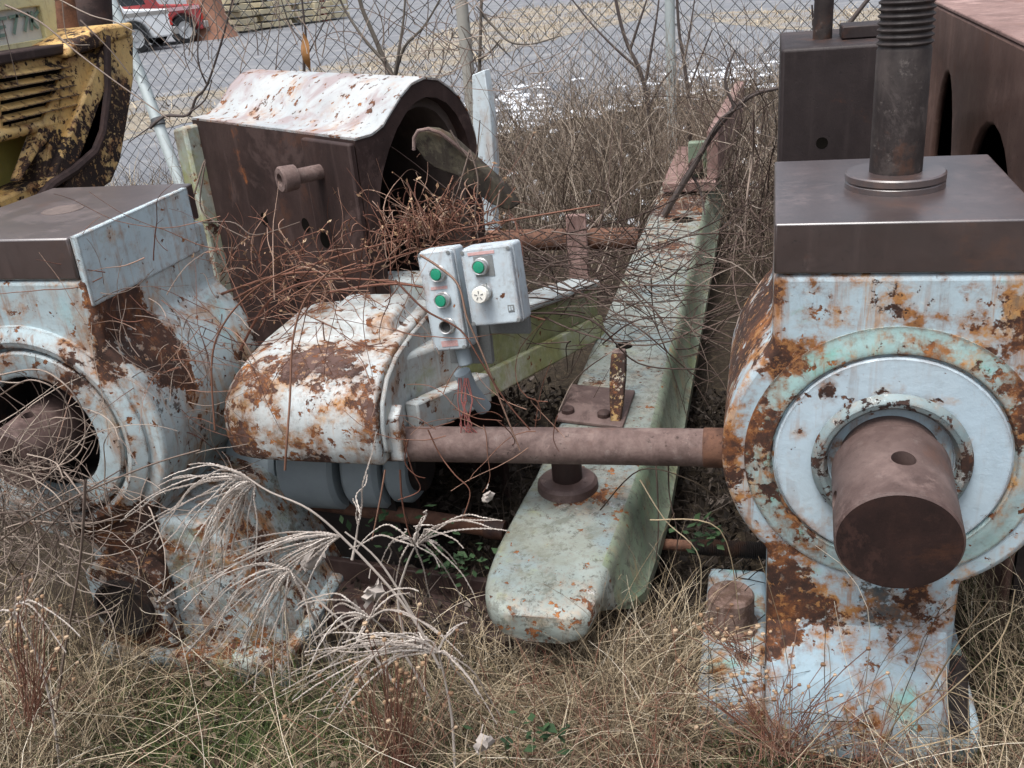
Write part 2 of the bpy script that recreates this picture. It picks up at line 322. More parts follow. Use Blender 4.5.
M['legend'] = plain('grey legend plate', (.16,.17,.17), .5, .4, 200)
M['white'] = plain('white paint', (.86,.88,.88), .45, .06, 3)
M['palepost'] = painted('pale blue white board paint', (.50,.58,.62), (.56,.63,.66), thr=.66, chip=.66, stain=.3, streak=.5, dirt=.5, edge_w=.5)
M['red'] = plain('red vehicle paint', (.42,.07,.07), .4, .15, 3)
M['pink'] = plain('pinkish white stripe', (.70,.45,.46), .45, .1, 3)
M['tyre'] = plain('dusty black rubber', (.02,.02,.021), .85, .3, 10)
M['rim'] = plain('pale wheel rim', (.55,.56,.56), .4, .15, 8, .3)
M['chromebar'] = plain('dull bumper metal', (.42,.40,.38), .35, .2, 6, .5)
M['lamp'] = plain('red lamp lens', (.5,.03,.02), .3, .1, 10)
M['dkglass'] = plain('dark window glass', (.03,.035,.04), .08, .2, 2)
M['bark'] = plain('brown grey bark', (.10,.085,.07), .85, .4, 40, bump=.5)
M['barkred'] = plain('reddish ribbed bark', (.26,.13,.085), .9, .5, 9, bump=.6)
M['twigdark'] = plain('dark twig bark', (.065,.05,.045), .8, .3, 30)
M['twigred'] = plantmat('red brown twigs', [(.0, (.08,.032,.022)), (.4, (.17,.075,.05)), (.7, (.27,.14,.095)), (1, (.37,.26,.20))])
M['twigtan'] = plantmat('tan brush stems', [(.0, (.065,.047,.036)), (.35, (.15,.112,.085)), (.7, (.28,.22,.165)), (1, (.46,.39,.32))])
M['twiggrey'] = plantmat('grey vine stems', [(.0, (.12,.09,.075)), (.5, (.25,.19,.155)), (1, (.42,.35,.29))])
M['straw'] = plantmat('dead straw grass', [(.0, (.04,.028,.018)), (.25, (.12,.09,.058)), (.5, (.27,.205,.13)), (.8, (.47,.375,.245)), (.95, (.60,.51,.37)), (1, (.70,.63,.52))])  # darkest stops lowered to paint the shade between blades
M['green'] = plantmat('dull green grass', [(.0, (.03,.05,.015)), (.5, (.065,.095,.03)), (1, (.14,.17,.06))])
M['plume'] = plantmat('bleached seed spikes', [(.0, (.25,.21,.18)), (.5, (.40,.35,.31)), (1, (.56,.51,.46))])
M['seed'] = plantmat('brown seed heads', [(.0, (.16,.09,.05)), (.6, (.33,.21,.12)), (1, (.5,.38,.25))])
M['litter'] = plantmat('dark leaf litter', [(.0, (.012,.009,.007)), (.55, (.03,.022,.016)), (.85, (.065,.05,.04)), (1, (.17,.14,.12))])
M['weedleaf'] = plantmat('green weed leaves', [(.0, (.015,.034,.014)), (1, (.045,.085,.035))])
M['paleleaf'] = plain('pale crumpled leaf', (.36,.32,.29), .8, .25, 30)
M['rustleaf'] = plain('orange brown leaf', (.26,.12,.035), .8, .25, 30)
M['snow'] = plain('old snow', (.66,.69,.73), .55, .04, 6)
M['lumber'] = plain('weathered cream timber', (.50,.44,.30), .8, .35, 5)

# ------------------------------------------------------------------ world and light
w = bpy.data.worlds.new('World'); SC.world = w; w.use_nodes = True; nt = w.node_tree; nt.nodes.clear()
sky = nt.nodes.new('ShaderNodeTexSky'); sky.sky_type = 'NISHITA'; sky.sun_disc = False
EL, AZ = 68, 205          # azimuth clockwise from +Y
sky.sun_elevation = R(EL); sky.sun_rotation = R(AZ); sky.air_density = 1.0; sky.dust_density = 4.0
hs = nt.nodes.new('ShaderNodeHueSaturation'); hs.inputs['Saturation'].default_value = .42
bg = nt.nodes.new('ShaderNodeBackground'); bg.inputs['Strength'].default_value = .10
wo = nt.nodes.new('ShaderNodeOutputWorld')
# overcast sky: brighter overhead than at the horizon
tcw = nt.nodes.new('ShaderNodeTexCoord'); sx = nt.nodes.new('ShaderNodeSeparateXYZ'); mr = nt.nodes.new('ShaderNodeMapRange')
nt.links.new(tcw.outputs['Generated'], sx.inputs[0]); nt.links.new(sx.outputs['Z'], mr.inputs[0])
mr.inputs[1].default_value = 0.0; mr.inputs[2].default_value = .9; mr.inputs[3].default_value = .5; mr.inputs[4].default_value = 1.9
vm = nt.nodes.new('ShaderNodeVectorMath'); vm.operation = 'SCALE'
nt.links.new(sky.outputs[0], hs.inputs['Color']); nt.links.new(hs.outputs[0], vm.inputs[0]); nt.links.new(mr.outputs[0], vm.inputs['Scale']); nt.links.new(vm.outputs[0], bg.inputs[0]); nt.links.new(bg.outputs[0], wo.inputs[0])
sd = bpy.data.lights.new('sun', 'SUN'); sd.energy = 1.5; sd.angle = R(26); sd.color = (1, .985, .96)
sun = bpy.data.objects.new('sun', sd); COL.objects.link(sun)
sdir = Vector((math.sin(R(AZ))*math.cos(R(EL)), math.cos(R(AZ))*math.cos(R(EL)), math.sin(R(EL))))
sun.rotation_euler = sdir.to_track_quat('Z', 'Y').to_euler(); sun.location = (0, 0, 12)
SC.view_settings.view_transform = 'Standard'; SC.view_settings.look = 'None'; SC.view_settings.gamma = 1; SC.view_settings.use_curve_mapping = False
SC.view_settings.exposure = .84

# ------------------------------------------------------------------ setting
def ground_mat():
    t = NT('soil and dead grass')
    a = t.noise(3, 8, .7); b = t.noise(40, 8, .75)
    c = t.mix(a, (.016,.012,.009), (.045,.034,.023)); c = t.mix(t.step(b, .45, .7), c, (.085,.065,.042))
    t.bump(b, .8, .02); return t.fin(c, .95, 0, .2)
def road_mat():
    t = NT('grey asphalt'); a = t.noise(.35, 6, .6); b = t.noise(60, 6, .8)
    c = t.mix(a, (.10,.106,.118), (.18,.187,.20)); c = t.mix(t.step(t.noise(1.3, 8, .75), .45, .68), c, (.235,.232,.23)); c = t.mix(t.math('MULTIPLY', t.step(t.noise(4, 8, .8), .52, .66), .6), c, (.09,.09,.095))
    t.bump(b, .3, .01); return t.fin(c, .75, 0, .35)
def verge_mat():
    t = NT('bleached verge grass'); b = t.noise(2.2, 12, .85); b2 = t.noise(.7, 6, .75)
    c = t.ramp(b, [(.3, (.10,.085,.065)), (.45, (.22,.19,.15)), (.56, (.33,.29,.23)), (.7, (.46,.43,.38))])
    c = t.mix(t.math('MULTIPLY', t.step(b2, .46, .56), .8), c, (.21,.212,.22))
    t.bump(b, 1, .05); return t.fin(c, .95, 0, .2)
M['soil'] = ground_mat(); M['asphalt'] = road_mat(); M['verge'] = verge_mat()
xs = np.concatenate([np.linspace(-300, -6, 14)[:-1], np.linspace(-6, 6, 61), np.linspace(6, 300, 14)[1:]])
ys = np.concatenate([np.linspace(-300, -1, 10)[:-1], np.linspace(-1, 9.5, 54), np.linspace(9.5, 400, 14)[1:]])
gv = []; gf = []
for j, y in enumerate(ys):
    for i, x in enumerate(xs):
        near = 1 if (-5 < x < 5 and -.5 < y < 9) else 0
        gv.append((x, y, near*(.012*math.sin(3.1*x+1.7*y)*math.sin(2.3*y-.7*x)+random.uniform(-.012, .012)) - (.0 if near else .01)))
for j in range(len(ys)-1):
    for i in range(len(xs)-1):
        a = j*len(xs)+i; gf.append((a, a+1, a+1+len(xs), a+len(xs)))
tag(fast_mesh('ground', gv, gf, M['soil']), kind='structure')
# asphalt beyond the fence: near edge follows the snow line
p0 = atz(120, 205, 0); p1 = atz(300, 140, 0); p2 = atz(500, 138, 0); p3 = atz(620, 108, 0); p4 = atz(790, 80, 0)
edge = [Vector((-60, 7.5, 0)), Vector((p0.x, p0.y+.2, 0)), Vector((-3.4, 9.2, 0)), Vector((p2.x, p2.y, 0)), Vector((p3.x, p3.y, 0)), Vector((p4.x, p4.y, 0)), Vector((60, 14, 0))]
mb = MB(); ro = [(p.x, p.y, .02) for p in edge] + [(120, 180, .02), (-160, 180, .02)]
mb.add(ro, [tuple(range(len(ro)))]); tag(mb.build('road', M['asphalt'], fix=False), kind='structure')
def sheet(name, px, z, m):
    mb = MB(); pts = [atz(x, y, z) for x, y in px]; fine = []
    for i, p in enumerate(pts):
        q = pts[(i+1) % len(pts)]
        for k in range(8): fine.append(p.lerp(q, k/8) + Vector((random.uniform(-.15,.15), random.uniform(-.2,.2), 0)) * min(1, (p.y)/18))
    mb.add(fine, [tuple(range(len(fine)))]); return mb.build(name, m, fix=False)
tag(sheet('verge', [(-60,150),(140,100),(250,84),(400,45),(520,8),(600,2),(650,1),(655,16),(600,28),(520,48),(410,88),(250,108),(140,135),(-60,190)], .026, M['verge']), kind='structure')
tag(sheet('far_verge', [(690,14),(760,11),(900,8),(1150,6),(1150,30),(900,33),(800,30),(720,23)], .026, M['verge']), kind='structure')
# snow remains
mb = MB()
def snowblob(x, y, r, h=.012):
    n = 9; vs = [(x, y, h+.021)]; 
    for k in range(n):
        a = 2*math.pi*k/n; q = r*random.uniform(.5, 1.25); vs.append((x+math.cos(a)*q*1.1, y+math.sin(a)*q*1.2, .021))
    ring = []
    for k in range(n):
        a = 2*math.pi*k/n; q = r*random.uniform(.35, .6); ring.append((x+math.cos(a)*q*1.1, y+math.sin(a)*q*1.2, h+.018))
    vs += ring
    mb.add(vs, [(1+k, 1+(k+1) % n, 1+n+(k+1) % n, 1+n+k) for k in range(n)] + [(0, 1+n+k, 1+n+(k+1) % n) for k in range(n)])
for _ in range(60):
    x = random.gauss(522, 22); y = random.gauss(106, 13); p = atz(x, y, 0); snowblob(p.x, p.y, random.uniform(.03, .16))
for _ in range(75):
    u = random.random(); x = 480+u*330; y = 130-u*52+random.gauss(0, 2.5); p = atz(x, y, 0); snowblob(p.x, p.y, random.uniform(.02, .10))
for _ in range(55):
    x = random.gauss(725, 35); y = 75-(x-725)*.12+random.gauss(0, 5); p = atz(x, y, 0); snowblob(p.x, p.y, random.uniform(.03, .13))
for _ in range(70):
    x = random.uniform(500, 760); y = random.uniform(130, 235); p = atz(x, y, 0.0); snowblob(p.x, p.y, random.uniform(.012, .045), .03)
tag(mb.build('snow', M['snow'], fix=False), kind='stuff')

# ------------------------------------------------------------------ bearing stands
def stand_outline(cx, cz, r, xl, xr, ztop, cl, cr, zb):
    al = math.degrees(math.acos((cx-xl)/r)); pts = []
    a_top = 180-al                     # where the neck meets the circle on the left
    ar = math.degrees(math.acos((xr-cx)/r))
    bl = math.degrees(math.acos(min(1, (cx-cl)/r))); br = math.degrees(math.acos(min(1, (cr-cx)/r)))
    pts.append((xr, ztop)); pts.append((xl, ztop))
    pts += arc((cx, cz), r, a_top, 180+bl, 26)
    pts += [(cl, zb), (cr, zb)]
    pts += arc((cx, cz), r, 360-br, 360+ar, 26)
    return pts
YF, YB = 1.85, 2.38
def holed_plate(mb, outline): pass

# ---- right stand
rs = thing('bearing_stand', (.25, 2.1, 0), 'pale blue bearing stand with thick drilled shaft and a threaded screw on its top block', 'machine stand')
mb = MB(); ol = stand_outline(.248, .708, .33, .016, .48, 1.095, .016, .405, .05)
mb.prism([(x, YF, z) for x, z in ol], (0, YB-YF, 0))
mb.build('housing', M['house'], rs, bevel=.014, seg=3)
mb = MB()   # foot: curved fillet in front and flange
prof = [(1.853, .30), (1.838, .27), (1.825, .235), (1.80, .20), (1.775, .15), (1.765, .10), (1.755, .045), (1.755, -.02), (2.45, -.02), (2.45, .30)]
mb.prism([(.018, y, z) for y, z in prof], (.375, 0, 0))
mb.build('foot', M['house'], rs, bevel=.008)
mb = MB(); mb.prism([(-.135, y, z) for y, z in [(1.80, -.02), (1.79, .06), (1.82, .10), (2.30, .11), (2.34, .06), (2.34, -.02)]], (.153, 0, 0))
mb.build('flange', M['house'], rs, bevel=.014, seg=3)
mb = MB(); mb.prism([(.392, y, z) for y, z in [(1.79, -.02), (1.775, .06), (1.80, .10), (2.30, .11), (2.34, -.02)]], (.075, 0, 0)); mb.build('flange', M['house'], rs, bevel=.014, seg=3)
mb = MB(); mb.cyl((.420, 1.772, .098), (.45, 2.0, .098), .022, 24); mb.build('pipe_stub', M['screw'], rs, bevel=.004)
mb = MB(); mb.lathe((.248, YF, .708), (0, -1, 0), [(.285, -.01), (.284, .003), (.276, .004), (.258, .006), (.246, .010), (.232, .010), (.228, .003), (.227, -.01)], 96)
mb.build('face_ring', M['ring'], rs)
mb = MB(); mb.lathe((.248, YF, .708), (0, -1, 0), [(.2245, -.01), (.224, .006), (.220, .010), (.16, .010), (.117, .010), (.117, -.05)], 96)
mb.build('face_disc', M['disc'], rs)
mb = MB(); mb.lathe((.248, YF, .708), (0, -1, 0), [(.152, .017), (.148, .027), (.138, .034), (.128, .032), (.122, .024), (.118, .0), (.116, -.05)], 72)
t_ = painted('blackened collar paint', (.11,.15,.16), (.20,.26,.27), thr=.57, chip=.57, stain=.4, streak=.2, dirt=.8, big=9, rust_shift=-.08)
mb.build('collar', t_, rs)
mb = MB(); mb.lathe((.248, YF, .708), (0, -1, 0), [(.117, -.045), (.001, -.045)], 48); mb.build('bore_shade', M['hole'], rs)  # black disc painted for the shade in the bore
def drilled_shaft(root, base, tip, r, rs_, step_at, holes, mat, endmat, hollow=0):
    b, t = Vector(base), Vector(tip); ax = (t-b).normalized(); L = (t-b).length
    # body with real drilled holes (boolean evaluated on construction)
    mb = MB(); prof = [(rs_, 0), (rs_, step_at), (r-.002, step_at+.002), (r, step_at+.006), (r, L-.004), (r-.004, L)]
    if hollow: prof += [(hollow, L), (hollow-.003, L-.01), (hollow-.003, L-.2), (.0005, L-.2)]
    mb.lathe(b, ax, prof, 72)
    o = mb.build('shaft', mat, root)
    for d, ang, hr in holes:
        up = (Vector((0,0,1))-ax*ax.z).normalized(); side = ax.cross(up)
        n = up*math.cos(R(ang)) + side*math.sin(R(ang)); c0 = b+ax*d
        hb = MB(); hb.cyl(c0+n*(r*.35), c0+n*(r*1.4), hr, 32); cut = hb.build('cutter', mat, root)
        md = o.modifiers.new('drill', 'BOOLEAN'); md.object = cut; md.operation = 'DIFFERENCE'; md.solver = 'EXACT'
        dg = bpy.context.evaluated_depsgraph_get(); me = bpy.data.meshes.new_from_object(o.evaluated_get(dg))
        o.modifiers.clear(); o.data = me; bpy.data.objects.remove(cut, do_unlink=True)
    o.data.polygons.foreach_set('use_smooth', [True]*len(o.data.polygons)); o.data.set_sharp_from_angle(angle=R(35))
    if not hollow:
        mb = MB(); mb.lathe(b, ax, [(r-.004, L+.0005), (r*.7, L+.002), (r*.3, L+.0005), (.0005, L+.0005)], 64)
        mb.build('end_face', endmat, o, local=False) if False else None
        e = mb.build('end_face', endmat, root); e.parent = o; e.location = root.location*0
    return o
drilled_shaft(rs, (.248, 1.90, .712), (.240, 1.595, .675), .111, .098, .085, [(.20, -4, .022), (.215, 82, .02)], M['shaft'], M['shaftend'])
mb = MB(); mb.box((.015, YF-.002, 1.097), (.478, YB+.02, 1.195)); mb.build('top_block', M['block'], rs, bevel=.004, seg=2)
mb = MB(); mb.lathe((.252, 2.125, 1.196), (0,0,1), [(.097, -.002), (.097, .010), (.094, .013), (.091, .0135), (.0975, .015), (.0975, .027), (.094, .030), (.04, .030)], 64)
mb.build('washer', M['block'], rs)
# threaded screw
mb = MB(); prof = [(.051, .02), (.051, .262), (.049, .266)]
z = .270
while z < .72:
    prof += [(.0475, z), (.0525, z+.0035), (.0525, z+.0055), (.0475, z+.009)]; z += .0125
prof += [(.0475, z), (.0005, z)]
mb.lathe((.252, 2.125, 1.2), (0,0,1), prof, 48); mb.build('screw', M['screw'], rs, angle=60)
mb = MB(); mb.lathe((-.068, 2.06, .10), (0,0,1), [(.066, 0), (.066, .02), (.057, .024), (.057, .098), (.052, .105), (.0005, .106)], 40); mb.build('anchor_bolt', steel('scaled bolt rust', (.05,.03,.024), (.10,.06,.045), (.2,.14,.12), rough=.8, scale=18, light=.8), rs)

# ---- left stand
ls = thing('bearing_stand', (-1.735, 2.1, 0), 'vine grown blue bearing stand with bare brown block and no screw on top', 'machine stand')
LX = -1.735
mb = MB(); ol = stand_outline(LX, .700, .325, -1.965, -1.505, 1.095, -1.715, -1.50, .05)
mb.prism([(x, YF, z) for x, z in ol], (0, YB-YF, 0)); hs_ = mb.build('housing', M['left'], ls)
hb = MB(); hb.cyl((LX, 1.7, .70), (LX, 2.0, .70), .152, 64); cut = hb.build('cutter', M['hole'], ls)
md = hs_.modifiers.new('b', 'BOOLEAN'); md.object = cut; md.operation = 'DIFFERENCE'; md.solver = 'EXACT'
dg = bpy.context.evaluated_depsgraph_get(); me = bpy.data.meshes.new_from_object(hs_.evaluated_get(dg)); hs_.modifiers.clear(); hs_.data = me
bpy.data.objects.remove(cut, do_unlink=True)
bv = hs_.modifiers.new('bevel', 'BEVEL'); bv.width = .012; bv.segments = 3; bv.limit_method = 'ANGLE'; bv.angle_limit = R(40)
mb = MB(); mb.box((-1.97, YF-.002, 1.097), (-1.523, YB+.01, 1.195)); mb.build('top_block', M['block'], ls, bevel=.005, seg=2)
mb = MB(); mb.lathe((-1.735, 2.12, 1.1955), (0,0,1), [(.052, .0), (.051, .0012), (.047, .0006), (.0005, .0006)], 40); mb.build('bolt_hole', M['liner'], ls)
mb = MB(); mb.prism([(-1.521, y, z) for y, z in [(1.853, 1.197), (1.853, 1.03), (2.33, 1.02), (2.33, 1.197)]], (.018, 0, 0)); mb.build('cheek', M['cheek'], ls, bevel=.003)
mb = MB(); mb.lathe((LX, YF, .70), (0,-1,0), [(.285, -.01), (.284, .01), (.27, .018), (.25, .026), (.236, .022), (.23, .006), (.229, -.01)], 80); mb.build('face_ring', M['left'], ls)
mb = MB(); mb.lathe((LX, YF, .70), (0,-1,0), [(.2245, -.01), (.224, .016), (.218, .022), (.165, .022), (.158, .018), (.154, .0), (.153, -.006)], 80); mb.build('face_disc', M['left'], ls)
drilled_shaft(ls, (LX-.012, 1.985, .690), (LX-.034, 1.75, .664), .084, .076, .05, [(.15, -4, .016)], M['shaft'], M['shaftend'], hollow=.038)
mb = MB(); mb.lathe((LX, YF, .70), (0,-1,0), [(.151, .0), (.150, -.005), (.150, -.135), (.08, -.138), (.0005, -.138)], 48); mb.build('bore_shade', M['saddlein'], ls)  # bore wall and bottom coloured dark for the shade around the shaft
# side flare and foot of the left stand
mb = MB()
mb.hexa([(-1.51,1.84,.05), (-1.18,1.84,.05), (-1.18,2.3,.05), (-1.51,2.3,.05), (-1.51,1.862,.46), (-1.36,1.90,.42), (-1.36,2.25,.42), (-1.51,2.25,.46)])
M['gusset'] = painted('dirty weathered blue flare paint', (.24,.305,.33), (.33,.39,.40), thr=.55, chip=.58, stain=.8, streak=1.0, dirt=1.0, moss=.2, big=6, grit=.9, black=[((-1.3,1.85,.25), .35, .18, (1,1,1))])
mb.build('gusset', M['gusset'], ls, bevel=.02, seg=3)
mb = MB(); mb.prism([(-1.73, y, z) for y, z in [(1.79, -.02), (1.78, .06), (1.80, .085), (2.35, .10), (2.36, -.02)]], (.56, 0, 0)); mb.build('foot', M['gusset'], ls, bevel=.012)
# raised frame at the column base; a black disc is painted shade for its opening
mb = MB(); mb.prism([(x, 1.80, z) for x, z in [(-1.71,.09), (-1.49,.09), (-1.49,.31), (-1.52,.345), (-1.68,.345), (-1.71,.31)]] , (0, .05, 0)); mb.build('pocket_frame', M['left'], ls, bevel=.006)
mb = MB(); mb.lathe((-1.61, 1.80, .215), (0,-1,0), [(.085, .001), (.085, .014), (.076, .016), (.074, .002), (.0005, .002)], 40); mb.build('pocket', M['saddlein'], ls)

# ------------------------------------------------------------------ tie rod
o = thing('tie_rod', (-.5, 2.1, .55), 'thick rusty brown rod running level from the white cover to the right stand', 'rod')
mb = MB(); mb.tube([(-.98,2.10,.565), (-.6,2.10,.575), (-.3,2.10,.583), (-.085,2.10,.588)], .0455, 32); mb.build('bar', M['rod'], o)
mb = MB(); mb.tube([(-.135,2.10,.587), (-.072,2.10,.588)], .0475, 32); mb.build('weld_band', M['rodrust'], o, bevel=.003)

# ------------------------------------------------------------------ gear cover
gc = thing('gear_cover', (-1.1, 2.2, .5), 'white domed gear cover flaking to rust, with mossy support arm behind', 'machine cover')
prof = [(2.50, .56), (1.995, .56), (1.98, .575), (1.972, .62), (1.972, .665), (1.98, .71), (2.0, .745), (2.035, .775), (2.085, .797), (2.15, .81), (2.24, .818), (2.50, .82)]
secs = [(-.905, 1, 0), (-.93, 1.0, 0), (-1.18, .995, 0), (-1.26, .97, .0), (-1.31, .91, .0), (-1.34, .80, .0), (-1.352, .62, 0)]
vs = []; m_ = len(prof)
for x, k, _ in secs:
    for y, z in prof: vs.append((x, 2.5+(y-2.5)*(.6+.4*k), .56+(z-.56)*k))
fs = [(i*m_+j, (i+1)*m_+j, (i+1)*m_+(j+1) % m_, i*m_+(j+1) % m_) for i in range(len(secs)-1) for j in range(m_)]
fs += [tuple(range(m_)), tuple(reversed(range((len(secs)-1)*m_, len(secs)*m_)))]
mb = MB(); mb.add(vs, fs); o = mb.build('cover', M['cover'], gc, bevel=.012, seg=3)
mb = MB(); mb.prism([(-.903, y, z) for y, z in [(2.50, .575), (2.04, .575), (1.99, .60), (1.99, .67), (2.01, .725), (2.06, .77), (2.14, .797), (2.26, .808), (2.50, .81)]], (.012, 0, 0))
mb.build('side_plate', M['coverside'], gc, bevel=.004)
mb = MB(); mb.prism([(-.90, y, z) for y, z in [(2.06, .555), (2.02, .56), (2.02, .68), (2.06, .70)]], (.035, 0, 0)); mb.build('side_rib', M['cover'], gc, bevel=.004)
mb = MB(); mb.hexa([(-1.17,2.22,.80), (-.93,2.22,.80), (-.93,2.46,.80), (-1.17,2.46,.80), (-1.14,2.25,.852), (-.95,2.25,.852), (-.95,2.45,.856), (-1.14,2.45,.856)]); mb.build('inspection_lid', M['cover'], gc, bevel=.012, seg=3)
mb = MB(); mb.box((-1.08, 2.503, .70), (-.86, 2.60, .875)); mb.build('rear_block', M['coverside'], gc, bevel=.012, seg=3)
a0, a1 = Vector((-.885, 2.16, 0)), Vector((-.60, 3.40, 0)); nrm = Vector((.975, -.22, 0))
def armpt(u, z, d=0): p = a0.lerp(a1, u) + nrm*d; return (p.x, p.y, z)
mb = MB(); lo = lambda u: .575-.20*u; hi = lambda u: .79-.24*u
mb.hexa([armpt(.2, lo(.2)), armpt(.2, lo(.2), -.03), armpt(1, lo(1), -.03), armpt(1, lo(1)), armpt(.2, hi(.2)), armpt(.2, hi(.2), -.03), armpt(1, hi(1), -.03), armpt(1, hi(1))])
mb.build('arm_web', M['mossy'], gc, bevel=.004)
mb = MB(); mb.hexa([armpt(.2, hi(.2)+.001, .02), armpt(.2, hi(.2)+.001, -.10), armpt(1, hi(1)+.001, -.10), armpt(1, hi(1)+.001, .02), armpt(.2, hi(.2)+.026, .02), armpt(.2, hi(.2)+.026, -.10), armpt(1, hi(1)+.026, -.10), armpt(1, hi(1)+.026, .02)]); mb.build('arm_top', M['coverside'], gc, bevel=.008)
mb = MB(); mb.hexa([armpt(.02, lo(0)-.01, .035), armpt(.02, lo(0)-.01, .002), armpt(.99, lo(1)-.01, .002), armpt(.99, lo(1)-.01, .035), armpt(.02, lo(0)+.07, .022), armpt(.02, lo(0)+.07, .002), armpt(.99, lo(1)+.07, .002), armpt(.99, lo(1)+.07, .022)])
mb.build('arm_flange', M['mossy'], gc, bevel=.006)
mb = MB(); mb.hexa([armpt(-.02, .575, .04), armpt(-.02, .575, .0), armpt(.26, .515, .0), armpt(.26, .515, .055), armpt(-.02, .67, .04), armpt(-.02, .67, 0), armpt(.26, .605, 0), armpt(.26, .605, .055)])
mb.build('arm_bracket', M['coverside'], gc, bevel=.006)
mb = MB(); mb.hexa([armpt(-.04, .60, -.02), armpt(-.04, .60, -.12), armpt(.215, .56, -.12), armpt(.215, .56, .006), armpt(-.04, .79, -.02), armpt(-.04, .79, -.12), armpt(.215, .735, -.12), armpt(.215, .735, .006)])
mb.build('neck', M['coverside'], gc, bevel=.015, seg=3)
# grey drum under the cover
dr = thing('roller_drum', (-1.2, 2.3, .3), 'grey blue banded drum lying in the shade under the white cover', 'roller')
gm = plain('dusty grey drum paint', (.26,.31,.34), .6, .3, 9, bump=.2)
for i, (x0, x1, rr) in enumerate([(-1.50, -1.345, .135), (-1.33, -1.16, .150), (-1.14, -1.03, .140), (-1.02, -.955, .120)]):
    mb = MB(); mb.lathe((x0, 2.33, .39), (1,0,0), [(.02, 0), (rr-.012, 0), (rr, .012), (rr, x1-x0-.012), (rr-.012, x1-x0), (.02, x1-x0)], 40); mb.build('band', gm, dr)
mb = MB(); mb.cyl((-1.55, 2.33, .39), (-.93, 2.33, .39), .085, 24); mb.build('axle', M['saddlein'], dr)
mb = MB(); mb.hexa([(-1.52,2.24,0), (-.98,2.24,0), (-.98,2.42,0), (-1.52,2.42,0), (-1.48,2.27,.30), (-1.02,2.27,.30), (-1.02,2.39,.30), (-1.48,2.39,.30)]); mb.build('stand', M['saddlein'], dr)
# low pipe
o = thing('low_pipe', (-.9, 2.3, .15), 'dark brown pipe lying low behind the dried plumes', 'pipe')
mb = MB(); mb.tube([aty(300, 500, 2.28), aty(410, 516, 2.28), aty(505, 531, 2.26)], .024, 20); mb.build('tube', M['rodrust'], o)
mb = MB(); p = aty(505, 531, 2.26); q = aty(486, 528, 2.265); mb.tube([q, p], .029, 20); mb.build('coupling', M['saddle'], o)
o = thing('threaded_bar', (-.15, 2.3, .15), 'dark threaded bar lying behind the round bolt of the right stand', 'bar')
mb = MB(); a = aty(615, 541, 2.36); b = aty(795, 553, 2.30); n_ = 110
mb.tube([a.lerp(b, .0), a.lerp(b, .45)], .016, 18); mb.build('shank', M['rodrust'], o)
mb = MB(); pts = [a.lerp(b, .45+.55*i/n_) for i in range(n_+1)]; mb.tube(pts, [.024 if i % 2 else .020 for i in range(n_+1)], 18); mb.build('thread', M['saddlein'], o)

# ------------------------------------------------------------------ control boxes
def rounded(w_, h_, r, n=5):
    return arc((w_/2-r, h_/2-r), r, 0, 90, n)+arc((-w_/2+r, h_/2-r), r, 90, 180, n)+arc((-w_/2+r, -h_/2+r), r, 180, 270, n)+arc((w_/2-r, -h_/2+r), r, 270, 360, n)
def orient(px_tl, px_tr, px_bl, Y, lean):
    tl, tr, bl = aty(*px_tl, Y), aty(*px_tr, Y), aty(*px_bl, Y)
    return tl, tr, bl
def box_thing(name, label, center, rot, w_, h_, d_):
    t = thing(name, center, label, 'control box', 'grey push button boxes', rot=rot)
    mb = MB(); mb.prism([(x, 0, z) for x, z in rounded(w_, h_, .008)], (0, d_, 0)); mb.build('enclosure', M['greyenam'], t, local=True, bevel=.003)
    mb = MB(); mb.prism([(x, -.018, z) for x, z in rounded(w_-.004, h_-.004, .010)], (0, .0165, 0)); mb.build('lid', M['greyenam'], t, local=True, bevel=.004, seg=3)
    return t
def button(t, x, z, kind):
    nm = {'g': 'push_button', 'k': 'empty_socket', 'w': 'selector_knob'}[kind]
    mb = MB(); mb.lathe((x, -.018, z), (0,-1,0), [(.0195, 0), (.0195, .004), (.0175, .006), (.0175, .017), (.0155, .020), (.0135, .019), (.013, .006)], 40)
    rg = mb.build('bezel', M['chrome'], t, local=True)
    mb = MB()
    if kind == 'g': mb.lathe((x, -.018, z), (0,-1,0), [(.0128, .004), (.0128, .020), (.0118, .0225), (.006, .0232), (.0005, .0232)], 32); mb.build('push_button', M['greenbtn'], rg, local=True)
    if kind == 'k': mb.lathe((x, -.018, z), (0,-1,0), [(.0128, .008), (.0005, .007)], 32); mb.build('socket', M['blackpl'], rg, local=True)
    if kind == 'w':
        mb.lathe((x, -.018, z), (0,-1,0), [(.016, .016), (.0185, .021), (.0185, .036), (.0165, .039), (.004, .0395), (.0005, .0395)], 16); k = mb.build('selector_knob', M['whitepl'], rg, local=True, angle=20)
        mb = MB()
        for a in range(6):
            mb.box((-.0012, -.041, .003), (.0012, -.0392, .012)) if a == 0 else None
        for a in range(5):
            ca, sa = math.cos(a*1.2566), math.sin(a*1.2566)
            pts = [(-.001,.004), (.001,.004), (.001,.011), (-.001,.011)]
            mb.prism([(x+px*ca-pz*sa, -.0585, z+px*sa+pz*ca) for px, pz in pts], (0, .0015, 0))
        mb.build('spoke_mark', M['legend'], k, local=True)
rot = (R(-9), R(-8.5), R(-2))
bx1 = box_thing('control_box', 'narrow grey control box with two green buttons over an empty black socket', aty(445, 300, 2.08), (R(-8), R(-7.0), R(-4)), .090, .240, .055)
for z, k in ((.066, 'g'), (.004, 'g'), (-.058, 'k')): button(bx1, .005, z, k)
for a_, b_ in (((-.022, -.0192, .029), (.020, -.0178, .036)), ((-.02, -.0192, -.108), (.022, -.0178, -.094))): mb = MB(); mb.box(a_, b_); mb.build('red_print', M['redmark'], bx1, local=True)
